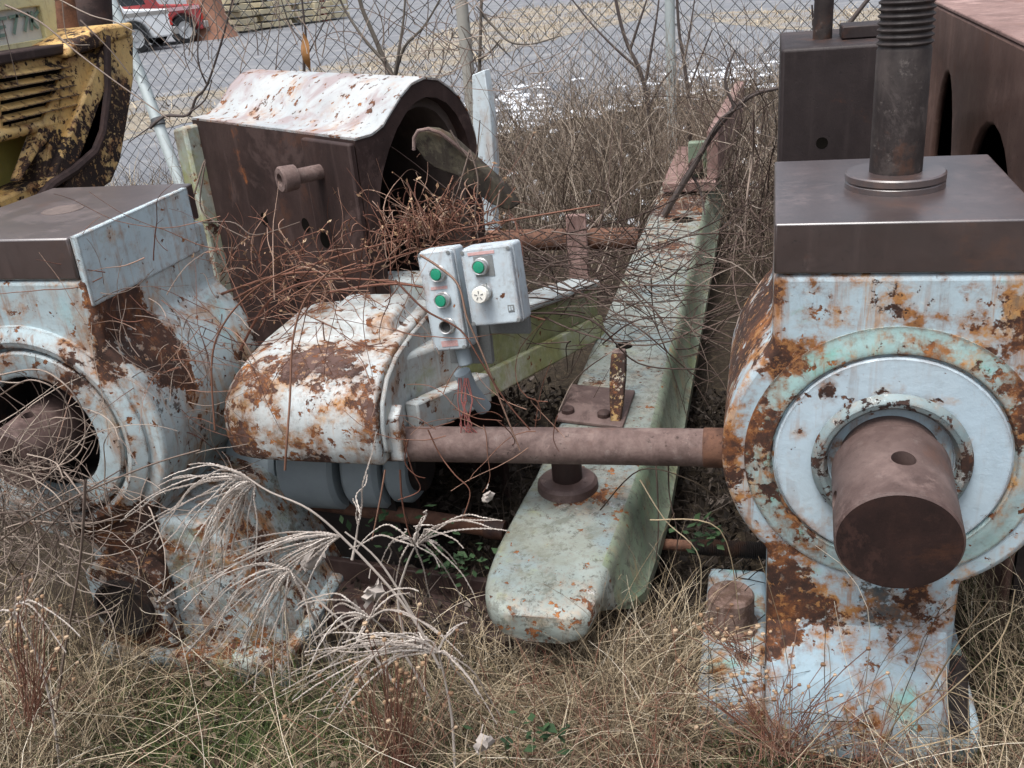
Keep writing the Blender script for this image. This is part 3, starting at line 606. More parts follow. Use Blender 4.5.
for x, z in ((-.036,.112), (.036,.112), (-.036,-.112), (.036,-.112)): mb = MB(); mb.lathe((x, -.018, z), (0,-1,0), [(.0045, 0), (.0045, .002), (.0005, .0022)], 12); mb.build('lid_screw', M['legend'], bx1, local=True)
mb = MB(); mb.cyl((.012, .02, -.118), (.016, .02, -.165), .017, 20); mb.build('gland', gm, bx1, local=True, bevel=.003)
bx2 = box_thing('control_box', 'wider grey control box with one green button above a white ribbed knob', aty(493, 285, 2.06), (R(-8), R(-6.5), R(-3)), .124, .182, .058)
button(bx2, -.014, .048, 'g'); button(bx2, -.016, -.012, 'w')
mb = MB(); mb.box((-.042, -.0195, .074), (.022, -.0178, .081)); mb.build('red_print', M['redmark'], bx2, local=True)
mb = MB(); mb.box((-.030, -.0195, .024), (.016, -.0182, .071)); mb.build('legend_plate', M['legend'], bx2, local=True)
mb = MB(); mb.box((.034, -.0195, -.062), (.049, -.0183, -.046)); sq = mb.build('emblem', M['legend'], bx2, local=True)
mb = MB(); mb.box((.0365, -.0203, -.059), (.0405, -.0197, -.049)); mb.box((.0425, -.0203, -.059), (.0465, -.0197, -.049)); mb.build('emblem_bar', M['greyenam'], sq, local=True)
for x, z in ((-.055,.082), (.055,.082), (-.055,-.082), (.055,-.082)): mb = MB(); mb.lathe((x, -.018, z), (0,-1,0), [(.0045, 0), (.0045, .002), (.0005, .0022)], 12); mb.build('lid_screw', M['legend'], bx2, local=True)
cb = aty(470, 330, 2.14)
o = thing('mounting_bracket', cb, 'rusty flat bracket carrying the two grey control boxes', 'bracket')
mb = MB(); mb.hexa([cb+Vector(v) for v in [(-.06,0,-.09), (.05,0,-.09), (.05,.02,-.09), (-.06,.02,-.09), (-.06,0,.1), (.05,0,.1), (.05,.02,.1), (-.06,.02,.1)]])
mb.box((cb.x+.05, cb.y, cb.z-.01), (cb.x+.15, cb.y+.02, cb.z+.055)); mb.build('plate', M['legend'], o, bevel=.003)
mb = MB(); q = aty(462, 372, 2.12); mb.tube([q, q+Vector((.01,.01,-.05)), q+Vector((.03,.05,-.12))], .021, 16); mb.build('conduit', gm, o)
wm = plain('faded red cable', (.28,.10,.09), .6, .3, 30)
ws = thing('cable_bundle', aty(465, 385, 2.12), 'thin faded red cables hanging below the narrow control box', 'cables')
for i in range(7):
    x = 462+random.uniform(-5, 8); mb = MB(); mb.tube([aty(x, 378, 2.10), aty(x+random.uniform(-4, 8), 400, 2.085), aty(x+random.uniform(-8, 16), 425, 2.08), aty(x+random.uniform(-10, 30), 440+random.uniform(-8, 12), 2.09)], .0016, 5); mb.build('cable', wm, ws)

# ------------------------------------------------------------------ long beam
bm_ = thing('frame_beam', (-.45, 3.5, 0), 'long pale green frame beam running back under the rod to the fence', 'beam')
ZB = .38
# top plate with rounded tip
ts = [(-.315, 6.3), (-.60, 6.3), (-.60, 2.42), (-.62, 2.1), (-.628, 1.86), (-.60, 1.80), (-.55, 1.765), (-.47, 1.735), (-.43, 1.76), (-.39, 1.86), (-.345, 2.1), (-.318, 2.42)]
YS = 2.45
back = [(-.302, 6.3), (-.60, 6.3), (-.60, YS), (-.302, YS)]
M['beam'].name = 'weathered pale green beam paint'
def loft(secs, closed_ends=True):
    n = len(secs[0]); vs = [p for q in secs for p in q]; fs = []
    for i in range(len(secs)-1): fs += [(i*n+j, i*n+(j+1) % n, (i+1)*n+(j+1) % n, (i+1)*n+j) for j in range(n)]
    return vs, fs + [tuple(range(n)), tuple(reversed(range((len(secs)-1)*n, len(secs)*n)))]
secs = []
def ip(y, ys_, vs_): return float(np.interp(y, ys_, vs_))
for y in [1.752, 1.757, 1.766, 1.78, 1.80, 1.83, 1.87, 1.92, 1.98, 2.05, 2.12, 2.2, 2.3, 2.45, 2.7, 3.4, 4.6, 6.3]:
    xl = ip(y, [1.752, 1.756, 1.764, 1.78, 1.80, 1.83, 1.87, 1.92, 1.98, 2.12, 2.3, 2.6], [-.565, -.580, -.594, -.608, -.618, -.625, -.629, -.630, -.629, -.618, -.604, -.60])
    xr = ip(y, [1.752, 1.757, 1.766, 1.78, 1.83, 2.0, 2.2, 2.45], [-.41, -.392, -.38, -.372, -.362, -.345, -.328, -.315])
    zt = ip(y, [1.752, 1.78, 1.85, 2.0, 2.2], [.325, .340, .355, .370, .38]); k = ip(y, [1.80, 2.05], [0, 1]); k = k*k*(3-2*k)
    q = lambda a, b: a+(b-a)*k
    secs.append([(xl, y, zt-.014), (xl+.010, y, zt-.002), (xl+.03, y, zt), (xr-.03, y, zt), (xr-.008, y, zt-.002), (xr+.006, y, zt-.012), (xr+q(.008,.016), y, zt-.04), (xr+q(.0,.040), y, q(zt-.06, .215)), (xr+q(-.01,.062), y, q(zt-.065, .198)), (xr+q(-.02,.064), y, q(zt-.07, .17)), (xl+.05, y, q(zt-.07, .17)), (xl+.012, y, zt-.06), (xl+.0, y, zt-.045)])
vs, fs = loft(secs); mb = MB(); mb.add(vs, fs); o = mb.build('casting', M['beam'], bm_, angle=48)
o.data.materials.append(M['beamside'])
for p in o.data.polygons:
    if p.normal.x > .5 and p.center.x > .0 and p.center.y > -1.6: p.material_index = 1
mb = MB(); mb.prism([(x, y, ZB+.001) for x, y in [(-.61, 2.62), (-.40, 2.58), (-.395, 2.84), (-.61, 2.88)]], (0,0,.012)); pl = mb.build('cover_strip', M['shaft'], bm_, bevel=.003)
mb = MB()
for px, py in ((568, 412), (604, 416)):
    p = atz(px, py, ZB+.013); mb = MB(); mb.lathe(p, (0,0,1), [(.02, 0), (.02, .012), (.016, .016), (.0005, .017)], 16); mb.build('strip_bolt', M['saddle'], pl)
mb = MB(); c = atz(568, 487, ZB); mb.lathe((c.x, c.y, ZB+.001), (0,0,1), [(.082, -.01), (.080, .018), (.072, .026), (.045, .028), (.04, .028)], 40); mb.build('bush', M['shaft'], bm_)
mb = MB(); mb.lathe((c.x, c.y, ZB+.02), (0,0,1), [(.04, 0), (.04, .12), (.0005, .122)], 24); mb.build('pin', M['saddle'], bm_)
for px, py, rx in ((624, 346, .05), (683, 220, .09)):
    p = atz(px, py, ZB+.001); mb = MB(); mb.lathe(p, (0,0,1), [(rx*.6, .0), (rx*.55, .003), (rx*.5, .0012), (.0005, .0012)], 24); mb.build('slot', M['hole'], bm_)  # flat black disc paints the shade of an opening
mb = MB(); mb.box((-.56, 2.6, -.02), (-.33, 2.8, .172)); mb.box((-.56, 5.6, -.02), (-.33, 5.8, .172)); mb.build('foot_block', M['saddle'], bm_, bevel=.01)
# wedge pin standing in the beam
p = atz(616, 424, ZB); tp = aty(619, 352, p.y+.12)
o = thing('wedge_pin', p, 'brown wedge pin with mustard paint standing up out of the beam', 'pin')
wv = (tp-p); mb = MB()
def ringsq(c, hx, hy): return [c+Vector((-hx,-hy,0)), c+Vector((hx,-hy,0)), c+Vector((hx,hy,0)), c+Vector((-hx,hy,0))]
ps = [(0, .014, .014), (.35, .021, .018), (.7, .024, .02), (.97, .022, .02), (1, .02, .018)]
vs = []; fs = []
for k, hx, hy in ps: vs += ringsq(p+wv*k, hx, hy)
for i in range(len(ps)-1): fs += [(i*4+j, i*4+(j+1) % 4, i*4+4+(j+1) % 4, i*4+4+j) for j in range(4)]
fs += [(0,1,2,3), tuple(reversed(range(len(ps)*4-4, len(ps)*4)))]
mb.add(vs, fs); mb.build('shank', painted('rust with mustard paint', (.30,.22,.07), (.34,.26,.09), thr=.44, chip=.47, stain=.4, dirt=.5, big=14), o, bevel=.004)
mb = MB(); mb.box((tp.x-.019, tp.y-.016, tp.z-.002), (tp.x+.019, tp.y+.016, tp.z+.006)); mb.build('head', M['rod'], o, bevel=.003)
# far end shoe and rail on the beam
o = thing('beam_shoe', (-.42, 5.9, ZB), 'pinkish rusty shoe plate with upright rail on the far end of the beam', 'machine part')
mb = MB(); mb.box((-.565, 5.45, ZB+.021), (-.275, 6.5, ZB+.075)); mb.build('shoe', M['rustplate'], o, bevel=.006)
mb = MB(); mb.hexa([(-.325,5.5,ZB+.077), (-.262,5.5,ZB+.077), (-.172,7.4,ZB+.077), (-.235,7.4,ZB+.077), (-.325,5.5,ZB+.34), (-.262,5.5,ZB+.34), (-.172,7.4,ZB+.34), (-.235,7.4,ZB+.34)]); mb.build('rail', M['rustplate'], o, bevel=.006)
mb = MB(); mb.box((-.43, 5.56, ZB+.077), (-.327, 5.62, ZB+.27)); mb.build('stop', M['beamside'], o, bevel=.006)
mb = MB(); mb.cyl((-.385, 5.555, ZB+.15), (-.385, 5.49, ZB+.15), .04, 20); mb.build('eye', M['saddle'], o, bevel=.004)
# rusty cross pipe behind
o = thing('cross_pipe', (-1.0, 4.8, .33), 'rusty pipe lying across behind the brambles and the beam', 'pipe')
mb = MB(); mb.tube([(-1.75,4.8,.33), (-.62,4.8,.33)], .055, 24); mb.build('tube', M['rodrust'], o)
p = aty(578, 250, 4.72); mb = MB(); mb.box((p.x-.05, 4.70, .05), (p.x+.05, 4.735, .48)); mb.build('strap', M['rustplate'], o, bevel=.005)
# dark channel below the beam tip
o = thing('channel_iron', (-.6, 1.9, 0), 'dark brown channel iron half buried below the beam tip', 'channel')
mb = MB(); A, B = atz(430, 622, .06), atz(640, 660, .06)
mb.hexa([(A.x-.5, A.y+.02, -.02), (B.x, B.y-.02, -.02), (B.x, B.y+.12, -.02), (A.x-.5, A.y+.16, -.02), (A.x-.5, A.y+.02, .075), (B.x, B.y-.02, .075), (B.x, B.y+.12, .075), (A.x-.5, A.y+.16, .075)])
mb.build('web', M['saddle'], o, bevel=.006)
mb = MB(); mb.hexa([(A.x-.5, A.y+.16, .0), (B.x, B.y+.12, .0), (B.x, B.y+.14, .0), (A.x-.5, A.y+.18, .0), (A.x-.5, A.y+.16, .14), (B.x, B.y+.12, .14), (B.x, B.y+.14, .14), (A.x-.5, A.y+.18, .14)])
mb.build('rim', M['saddle'], o, bevel=.004)

# ------------------------------------------------------------------ saddle block behind
B = atz(355, 140, 1.28); SU = Vector((.83, -.56, 0)).normalized(); yaw = math.atan2(SU.y, SU.x)
sb = thing('saddle_block', (B.x, B.y, 0), 'big dark brown bearing block with arched bore and chalky white rounded top', 'bearing block', rz=yaw)
# local: x along the bore (0 at the near end, negative to the back end), y depth, z up
LN = -.97
out = [(0, 1.28), (.055, 1.283), (.095, 1.30), (.13, 1.333), (.165, 1.365), (.205, 1.392), (.25, 1.402), (.295, 1.392), (.33, 1.368), (.365, 1.335), (.395, 1.285), (.412, 1.22), (.415, 1.165)]
inn = [(.045, 1.05), (.055, 1.12), (.075, 1.18), (.105, 1.235), (.14, 1.285), (.18, 1.325), (.215, 1.345), (.25, 1.352), (.285, 1.345), (.32, 1.325), (.35, 1.29), (.375, 1.24), (.388, 1.19), (.392, 1.12)]
def shrink(P, k, c=(.22, 1.08)): return [(c[0]+(y-c[0])*k, c[1]+(z-c[1])*k) for y, z in P]
# body: outer top skin painted, front and back walls, arch ends
mb = MB(); top = [(y, z+.004) for y, z in out]
vs = []; fs = []; n = len(top); NX = 10
for i in range(NX+1):
    x = LN*i/NX
    for y, z in top: vs.append((x, y, z))
for i in range(NX):
    for j in range(n-1): fs.append((i*n+j, i*n+j+1, (i+1)*n+j+1, (i+1)*n+j))
base_n = len(vs)
for i in range(NX+1):
    x = LN*i/NX
    for y, z in top: vs.append((x, y, z-.006))
for i in range(NX):
    for j in range(n-1): fs.append((base_n+i*n+j+1, base_n+i*n+j, base_n+(i+1)*n+j, base_n+(i+1)*n+j+1))
for j in range(n-1): fs.append((j+1, j, base_n+j, base_n+j+1)); q = NX*n; fs.append((q+j, q+j+1, base_n+q+j+1, base_n+q+j))
for i in range(NX):
    fs.append((i*n, (i+1)*n, base_n+(i+1)*n, base_n+i*n)); fs.append(((i+1)*n+n-1, i*n+n-1, base_n+i*n+n-1, base_n+(i+1)*n+n-1))
mb.add(vs, fs); mb.build('top_skin', M['roof'], sb, local=True, angle=50)
mb = MB(); m2 = [(y, z-.003) for y, z in out]
outline = m2 + [(.415, 0), (.392, 0)] + list(reversed(inn)) + [(.045, 0), (0, 0)]
mb.prism([(-.002, y, z) for y, z in outline], (LN+.004, 0, 0)); ob = mb.build('body', M['saddle'], sb, local=True, angle=30)
mb = MB(); rr = shrink(inn, .992); r2 = list(reversed(shrink(inn, .90)))
mb.prism([(-.045, y, z) for y, z in [(rr[0][0], .4)]+rr+[(rr[-1][0], .4), (r2[0][0], .4)]+r2+[(r2[-1][0], .4)]], (LN*.5, 0, 0)); mb.build('liner', M['liner'], sb, local=True, angle=40)
mb = MB(); mb.prism([(LN*.62, y, z) for y, z in [(rr[0][0], 0)]+rr+[(rr[-1][0], 0)]], (-.02, 0, 0)); mb.build('back_wall', M['saddlein'], sb, local=True)  # wall coloured black as the shade deep in the arch
mb = MB(); mb.prism([(-.245, -.022, z) for z in (0,)] + [(-.002, -.022, 0), (-.002, -.022, 1.272), (-.245, -.022, 1.272)], (0, .021, 0)); mb.build('pad', M['saddle'], sb, local=True, bevel=.006)
mb = MB(); mb.prism([(LN-.06, -.05, 0), (LN+.035, -.05, 0), (LN+.035, -.05, 1.268), (LN-.06, -.05, 1.25)], (0, .47, 0)); mb.build('end_plate', M['mossplate'], sb, local=True, bevel=.012)
mb = MB(); mb.lathe((-.165, -.02, 1.185), (-.12,-1,.0), [(.021, -.03), (.021, .075), (.034, .077), (.036, .118), (.032, .123), (.018, .123), (.017, .095), (.0005, .095)], 28); mb.build('hollow_bolt', M['rod'], sb, local=True)
for x, z, r in ((-.59, .99, .021), (-.335, 1.005, .022), (-.20, .985, .024), (-.44, .80, .022)):
    yy = -.0235 if x > -.245 else -.0015
    mb = MB(); mb.lathe((x, yy, z), (0,-1,0), [(r, -.0008), (r*.96, .0), (r*.9, -.0003), (.0005, -.0003)], 24); mb.build('bolt_hole', M['hole'], sb, local=True)  # flat discs, hole shade painted in near black
# curved scrap blade leaning in front of the bore
o = thing('scrap_blade', aty(460, 170, 2.45), 'black curved scrap blade leaning before the arched bore', 'scrap metal')
pix = [(414,134),(420,130),(432,131),(446,138),(462,152),(480,168),(500,186),(515,207),(508,211),(490,204),(474,192),(456,176),(444,172),(434,168),(424,160),(416,148)]
mb = MB(); mb.prism([aty(x, y, 2.42+.0008*(x-414)) for x, y in pix], (.012, .03, .004)); mb.build('blade', steel('mossy black scrap', (.02,.016,.013), (.035,.028,.022), (.10,.09,.06), rough=.8, scale=14, light=.25), o, bevel=.004)
mb = MB(); rim = [(414,150),(414,138),(418,131),(428,129),(440,133),(452,142),(470,157)]; mb.tube([aty(x, y, 2.41+.0008*(x-414)) for x, y in rim], .005, 8); mb.build('rim', M['rod'], o)

# ------------------------------------------------------------------ dark block and bracket at right back
o = thing('steel_block', (.2, 3.2, 0), 'near black square steel block with a bar standing on it, behind the screw', 'steel block')
mb = MB(); mb.box((.03, 3.0, 0), (.40, 3.5, 1.383)); mb.build('block', M['darkblock'], o, bevel=.010, seg=3)
p = aty(822, 45, 3.22); mb = MB(); mb.tube([(p.x, 3.22, 1.38), (p.x+.004, 3.22, 1.75)], .028, 20); mb.build('bar', M['screw'], o)
mb = MB(); p = aty(858, 40, 3.2); mb.box((p.x-.05, 3.14, 1.3845), (p.x+.065, 3.27, 1.42)); mb.build('plate', M['darkblock'], o, bevel=.004)
mb = MB(); p = aty(822, 143, 3.0); mb.lathe((p.x, 2.9995, p.z), (0,-1,0), [(.017, -.0008), (.016, .0006), (.014, .0003), (.0005, .0003)], 20); mb.build('bolt_hole', M['hole'], o)  # thin disc blackened to paint the shade in a hole
br = thing('cast_bracket', (.9, 3.3, 0), 'huge red brown cast bracket with arched openings at the far right', 'machine casting')
def arch_hole(yc, zc, ry, rz): return [(yc+ry*math.cos(R(a)), zc+rz*math.sin(R(a))) for a in range(0, 360, 15)]
mb = MB(); mb.box((.585, 2.25, 0), (.612, 4.9, 1.385)); body = mb.build('casting', M['bracket'], br)
for yc, zc, ry, rz in ((3.72, .78, .22, .42), (2.92, .84, .33, .32)):
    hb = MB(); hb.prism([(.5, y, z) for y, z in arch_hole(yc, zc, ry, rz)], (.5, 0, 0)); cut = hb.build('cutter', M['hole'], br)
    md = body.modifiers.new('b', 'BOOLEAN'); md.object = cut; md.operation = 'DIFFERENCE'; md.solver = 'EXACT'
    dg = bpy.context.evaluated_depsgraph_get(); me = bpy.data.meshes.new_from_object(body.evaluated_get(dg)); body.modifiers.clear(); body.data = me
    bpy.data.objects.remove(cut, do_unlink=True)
body.data.materials.clear(); body.data.materials.append(M['bracket'])
bv = body.modifiers.new('bevel', 'BEVEL'); bv.width = .012; bv.segments = 2; bv.limit_method = 'ANGLE'
mb = MB(); mb.box((.614, 2.25, 0), (1.6, 2.33, 1.385)); mb.box((.614, 4.82, 0), (1.6, 4.9, 1.385)); mb.box((1.52, 2.335, 0), (1.6, 4.815, 1.385)); mb.build('rear_walls', M['saddlein'], br)  # inner walls blackened to paint shade into the arched openings
mb = MB(); mb.box((.585, 2.25, 1.387), (1.6, 4.9, 1.40)); mb.build('top_plate', M['rustplate'], br, bevel=.004)

# ------------------------------------------------------------------ yellow cab
XC = -2.6
yc_ = thing('yellow_cab', (XC-.3, 3.3, 0), 'rusting yellow machine cab with louvred panel and lettered side window', 'machine cab')
def cx(x, y, d=0): return atx(x, y, XC+d)
# louvred panel
mb = MB(); g = [cx(-60, 72), cx(66, 54), cx(82, 113), cx(-60, 150)]
mb.prism(g, (-.10, 0, 0)); gp = mb.build('louvre_panel', M['yellow'], yc_, bevel=.006)
mb = MB()
for i in range(5):
    k0 = .13+.155*i
    a = g[0].lerp(g[3], k0)+Vector((.004,0,0)); b = g[1].lerp(g[2], k0)+Vector((.004,0,0)); a, b = a.lerp(b, .40), a.lerp(b, .97)
    dn = (g[3]-g[0])*.085
    mb.add([a, b, b+dn*.9+Vector((.03,0,0)), a+dn*.9+Vector((.03,0,0)), a+dn, b+dn], [(0,1,2,3), (3,2,5,4), (1,5,2), (0,3,4)])
mb.build('louvre', M['yellow'], gp)
mb = MB()
for i in range(5):
    k0 = .215+.155*i; a = g[0].lerp(g[3], k0)+Vector((.004,0,0)); b = g[1].lerp(g[2], k0)+Vector((.004,0,0)); a, b = a.lerp(b, .40), a.lerp(b, .97); dn = (g[3]-g[0])*.055
    mb.add([a, b, b+dn, a+dn], [(0,1,2,3)])
mb.build('vent_shade', M['hole'], gp, fix=False)  # flat strips painted black for the shade between louvres
mb = MB(); mb.tube([cx(-60, 150, .0), cx(80, 116, .0)], .022, 12); mb.build('lower_tube', M['yellow'], gp)
# dark ledge
mb = MB(); mb.prism([cx(-60, 62, .03), cx(76, 42, .03), cx(76, 52, .03), cx(-60, 76, .03)], (-.3, 0, 0)); mb.build('ledge', M['saddle'], yc_, bevel=.008)
# window frame and pane
fr = [cx(-60, -40, -.12), cx(52, -40, -.12), cx(59, 44, -.12), cx(-60, 66, -.12)]; fi = [cx(-50, -30, -.12), cx(38, 5, -.12), cx(47, 38, -.12), cx(-50, 55, -.12)]
mb = MB(); v = Vector((-.05,0,0))
fi[1] = cx(40, 6, -.12); fi[0] = cx(-50, 18, -.12)
vs = fr+fi+[p+v for p in fr]+[p+v for p in fi]; fs = []
for i in range(4):
    j = (i+1) % 4; fs += [(i, j, 4+j, 4+i), (8+j, 8+i, 12+i, 12+j), (i, 8+i, 8+j, j), (4+j, 12+j, 12+i, 4+i)]
mb.add(vs, fs); wf = mb.build('window_frame', M['creamdoor'], yc_, bevel=.004)
tpane = NT('dusty pane'); c_ = tpane.mix(tpane.noise(5, 5, .6), (.46,.50,.47), (.60,.56,.52)); tpane.fin(c_, .25)
mb = MB(); mb.prism([p+Vector((-.02,0,0)) for p in fi], (-.006, 0, 0)); pn = mb.build('pane', tpane.m, wf)
# letters on the pane
def strokes(ch):
    S = {'E': [((.0,0),(.0,1)), ((0,1),(.7,1)), ((0,.5),(.6,.5)), ((0,0),(.7,0))], '7': [((0,1),(.7,1)), ((.7,1),(.45,0))], 'K': [((0,0),(0,1)), ((0,.5),(.65,1)), ((0,.5),(.65,0))]}
    return S[ch]
lm = plain('grey green lettering', (.14,.22,.18), .6, .2, 20)
mb = MB()
o0 = cx(-4, 37, -.133); eu = (cx(40, 27, -.133)-o0); ev = (cx(-4, 20, -.133)-o0)
for i, ch in enumerate('E77K'):
    for (a, b), (c_, d_) in strokes(ch):
        pa = o0+eu*(.05+.25*i+a*.22)+ev*b; pb = o0+eu*(.05+.25*i+c_*.22)+ev*d_
        dr_ = (pb-pa).normalized(); sd_ = Vector((1,0,0)).cross(dr_)*.006; e_ = dr_*.005; up_ = Vector((.002,0,0))
        mb.prism([pa-e_+sd_, pb+e_+sd_, pb+e_-sd_, pa-e_-sd_], up_)
mb.build('lettering', lm, pn, fix=False)
# outer curved yellow post (broad flange) and inner panel
def strip(pix_out, pix_in, X, dx, name, mat, bev=.006):
    mb = MB(); mb.prism([atx(x, y, X) for x, y in pix_out+list(reversed(pix_in))], (dx, 0, 0)); return mb.build(name, mat, yc_, bevel=bev)
strip([(68,56),(110,50),(112,92),(107,133),(98,154),(78,172),(58,184),(42,200)], [(20,182),(40,150),(50,140),(60,118),(62,100),(60,70)], XC+.02, -.05, 'inner_panel', M['yellow'])
strip([(107,40),(134,34),(134,80),(128,120),(121,160),(112,182),(92,196),(60,206)], [(48,190),(72,170),(93,152),(101,131),(106,90),(105,60)], XC+.05, -.24, 'corner_post', M['yellow'], .01)
mb = MB(); mb.tube([cx(x, y, .05) for x, y in [(106,36),(107,90),(102,132),(94,152),(74,170),(52,184),(38,200)]], .018, 8); mb.build('dark_seam', M['saddle'], yc_)
mb = MB(); mb.prism([cx(70, 44, .06), cx(102, 26, .06), cx(134, 22, .06), cx(134, 36, .06), cx(70, 58, .06)], (-.3, 0, 0)); mb.build('top_bar', M['yellow'], yc_, bevel=.015)
strip([(-60,155),(0,140),(55,126),(50,150),(25,185),(0,200),(-60,215)], [(-60,200)], XC-.12, -.03, 'lower_panel', M['olive'])
strip([(-60,215),(0,198),(40,180),(50,210),(10,225),(-60,240)], [(-60,230)], XC+.0, -.2, 'sill_beam', M['yellow'], .015)
mb = MB(); mb.box((XC-1.2, 2.2, 0), (XC-.25, 3.2, 1.0)); mb.build('chassis', M['saddle'], yc_, bevel=.02)
mb = MB(); mb.tube([cx(75, 52, -.2), cx(66, 20, -.2), cx(58, -40, -.2)], .045, 12); mb.build('rear_post', M['rodrust'], yc_)
mb = MB(); mb.tube([cx(92, 40, -.25), cx(88, -40, -.25)], .09, 14); mb.build('exhaust', M['saddle'], yc_)

# ------------------------------------------------------------------ fence
fe = thing('chain_link_fence', (0, 8.1, 0), 'tall galvanised chain link fence running behind the machine parts', 'fence')
FA, FB = Vector((-11, 7.35, 0)), Vector((9, 8.75, 0)); FD = (FB-FA); FLEN = FD.length; FD.normalize(); FN = Vector((-FD.y, FD.x, 0)); FH = 2.1
mb = MB(); pitch_ = .112; N = int(FLEN/pitch_); dz = .115
def fpt(s, z, off):
    return FA + FD*s + FN*(off+.05*math.sin(s*1.7)*math.sin(z*2.0)) + Vector((.0, 0, z))
vs = []; fs = []
half = pitch_/2   # chain link pitch
for i in range(-int(FH/dz)-2, N+2):
    for sgn in (1, -1):
        pts = []
        nseg = int(FH/(dz/2))
        jit = 0
        for k in range(0, nseg+1):
            s = i*pitch_ + (k*half if sgn > 0 else (FH/(dz/2)-k)*half)
            z = .03+k*dz/2
            if 0 <= s <= FLEN: pts.append(fpt(s + .008*math.sin(z*5+i), z, .004*(1 if (k % 2) else -1)*sgn))
        if len(pts) > 1: mb.tube(pts[::2] if len(pts) > 4 else pts, .0033, 3, cap=False)
mb.build('mesh', M['wire'], fe, fix=False)
for px, py, rr in ((671, 60, .038), (469, 60, .05)):
    d = ray(px, py); b = CAM + d*((FA-CAM).dot(FN)/d.dot(FN)); s = (b-FA).dot(FD); b = FA+FD*s-FN*.07
    mb = MB(); mb.tube([b+Vector((0,0,-.1)), b+Vector((0,0,2.3))], rr, 16); mb.build('post', M['galv'] if px > 600 else plain('weathered grey post', (.30,.29,.26), .7, .25, 9), fe)
b = atz(182, 198, 0); s = (b-FA).dot(FD); b = FA+FD*s-FN*.25; tp = aty(100, -30, b.y+.5)
mb = MB(); mb.tube([b+Vector((0,0,-.1)), b.lerp(tp, .5), tp], .05, 16); mb.build('brace', M['galv'], fe)
mb = MB(); s = b-FN*0+Vector((0,0,0)); 
for k in (.33,): q = b.lerp(tp, k); mb.tube([q-(tp-b).normalized()*.03, q+(tp-b).normalized()*.03], .057, 16)
mb.build('clamp', M['wire'], fe)
mb = MB(); mb.tube([FA+FD*0+Vector((0,0,FH)), FB+Vector((0,0,FH))], .022, 10); mb.build('top_rail', M['galv'], fe)
# pale tapered board by the post
o = thing('pale_board', atz(486, 205, 0), 'pale blue tapered board standing beside the grey fence post', 'board')
Yp = 5.2; mb = MB(); mb.prism([aty(x, y, Yp) for x, y in [(472,75),(484,70),(490,110),(494,165),(491,200),(497,235),(478,240),(474,200)]], (.02, .05, 0)); mb.build('face', M['palepost'], o, bevel=.004)
mb = MB(); p = aty(487, 182, Yp-.02); mb.tube([p+Vector((-.06,0,.04)), p+Vector((.06,-.0,-.04))], .014, 8); mb.build('clamp', M['hole'], o)

# ------------------------------------------------------------------ vehicles and far things
d0 = atz(125, 54.5, 0); d1 = atz(205, 43, 0); vd = (d1-d0); vd.z = 0; vd.normalize(); vn = Vector((vd.y, -vd.x, 0))
if vn.dot(CAM-d0) < 0: vn = -vn
def wheel(par, c, ax, r, wd):
    mb = MB(); mb.lathe(c, ax, [(r*.62, -wd/2), (r*.93, -wd/2), (r, -wd*.32), (r, wd*.32), (r*.93, wd/2), (r*.62, wd/2)], 28)
    wh = mb.build('wheel', M['tyre'], par)
    mb = MB(); mb.lathe(c, ax, [(r*.63, -wd*.4), (r*.63, wd*.42), (r*.5, wd*.36), (r*.28, wd*.30), (r*.2, wd*.42), (.0005, wd*.44)], 20); mb.build('rim', M['rim'], wh)
def truck(name, label, base, body, stripe, L0, L1, hood, wheels, stepz=.35):
    t = thing(name, base, label, 'truck')
    P = lambda s, d, z: base + vd*s - vn*d + Vector((0,0,z))
    # side outline with wheel arches
    ol = [(L0, stepz)]
    for wx in wheels: ol += [(wx-.52, stepz)] + [(wx+.48*math.cos(R(a)), stepz+.02+.48*math.sin(R(a))) for a in range(165, 14, -15)] + [(wx+.52, stepz)]
    ol += [(L1, stepz), (L1, hood), (L1-1.3, hood+.1), (L1-1.7, hood+.75), (L0+.9, hood+.85), (L0+.2, hood+.1), (L0, hood)]
    mb = MB(); mb.prism([P(s, 0, z) for s, z in ol], -vn*1.8); bo = mb.build('body', body, t, bevel=.05)
    mb = MB(); mb.prism([P(s, -.012, z) for s, z in [(L0+.05, .93), (L1-.05, .93), (L1-.05, 1.03), (L0+.05, 1.03)]], -vn*.011); mb.build('stripe', stripe, bo)
    mb = MB(); mb.prism([P(s, -.008, z) for s, z in [(L0+1.0, hood+.14), (L1-1.75, hood+.14), (L1-1.95, hood+.65), (L0+1.15, hood+.7)]], -vn*.007); mb.build('window', M['dkglass'], bo)
    for wx in wheels:
        for d in (.12, 1.68): wheel(t, P(wx, d, .39), vn if d < 1 else -vn, .39, .24)
    mb = MB(); mb.hexa([P(L0-.12, -.05, .38), P(L0+.0, -.05, .38), P(L0+.0, 1.85, .38), P(L0-.12, 1.85, .38), P(L0-.12, -.05, .58), P(L0+.0, -.05, .58), P(L0+.0, 1.85, .58), P(L0-.12, 1.85, .58)]); mb.build('bumper', M['chromebar'], t, bevel=.02)
    mb = MB(); mb.hexa([P(L1, -.05, .38), P(L1+.14, -.05, .38), P(L1+.14, 1.85, .38), P(L1, 1.85, .38), P(L1, -.05, .58), P(L1+.14, -.05, .58), P(L1+.14, 1.85, .58), P(L1, 1.85, .58)]); mb.build('bumper', M['chromebar'], t, bevel=.02)
    mb = MB(); mb.hexa([P(L1-.06, -.015, .62), P(L1+.02, -.015, .62), P(L1+.02, .12, .62), P(L1-.06, .12, .62), P(L1-.06, -.015, .92), P(L1+.02, -.015, .92), P(L1+.02, .12, .92), P(L1-.06, .12, .92)]); mb.build('tail_lamp', M['lamp'], t, bevel=.01)
    return t
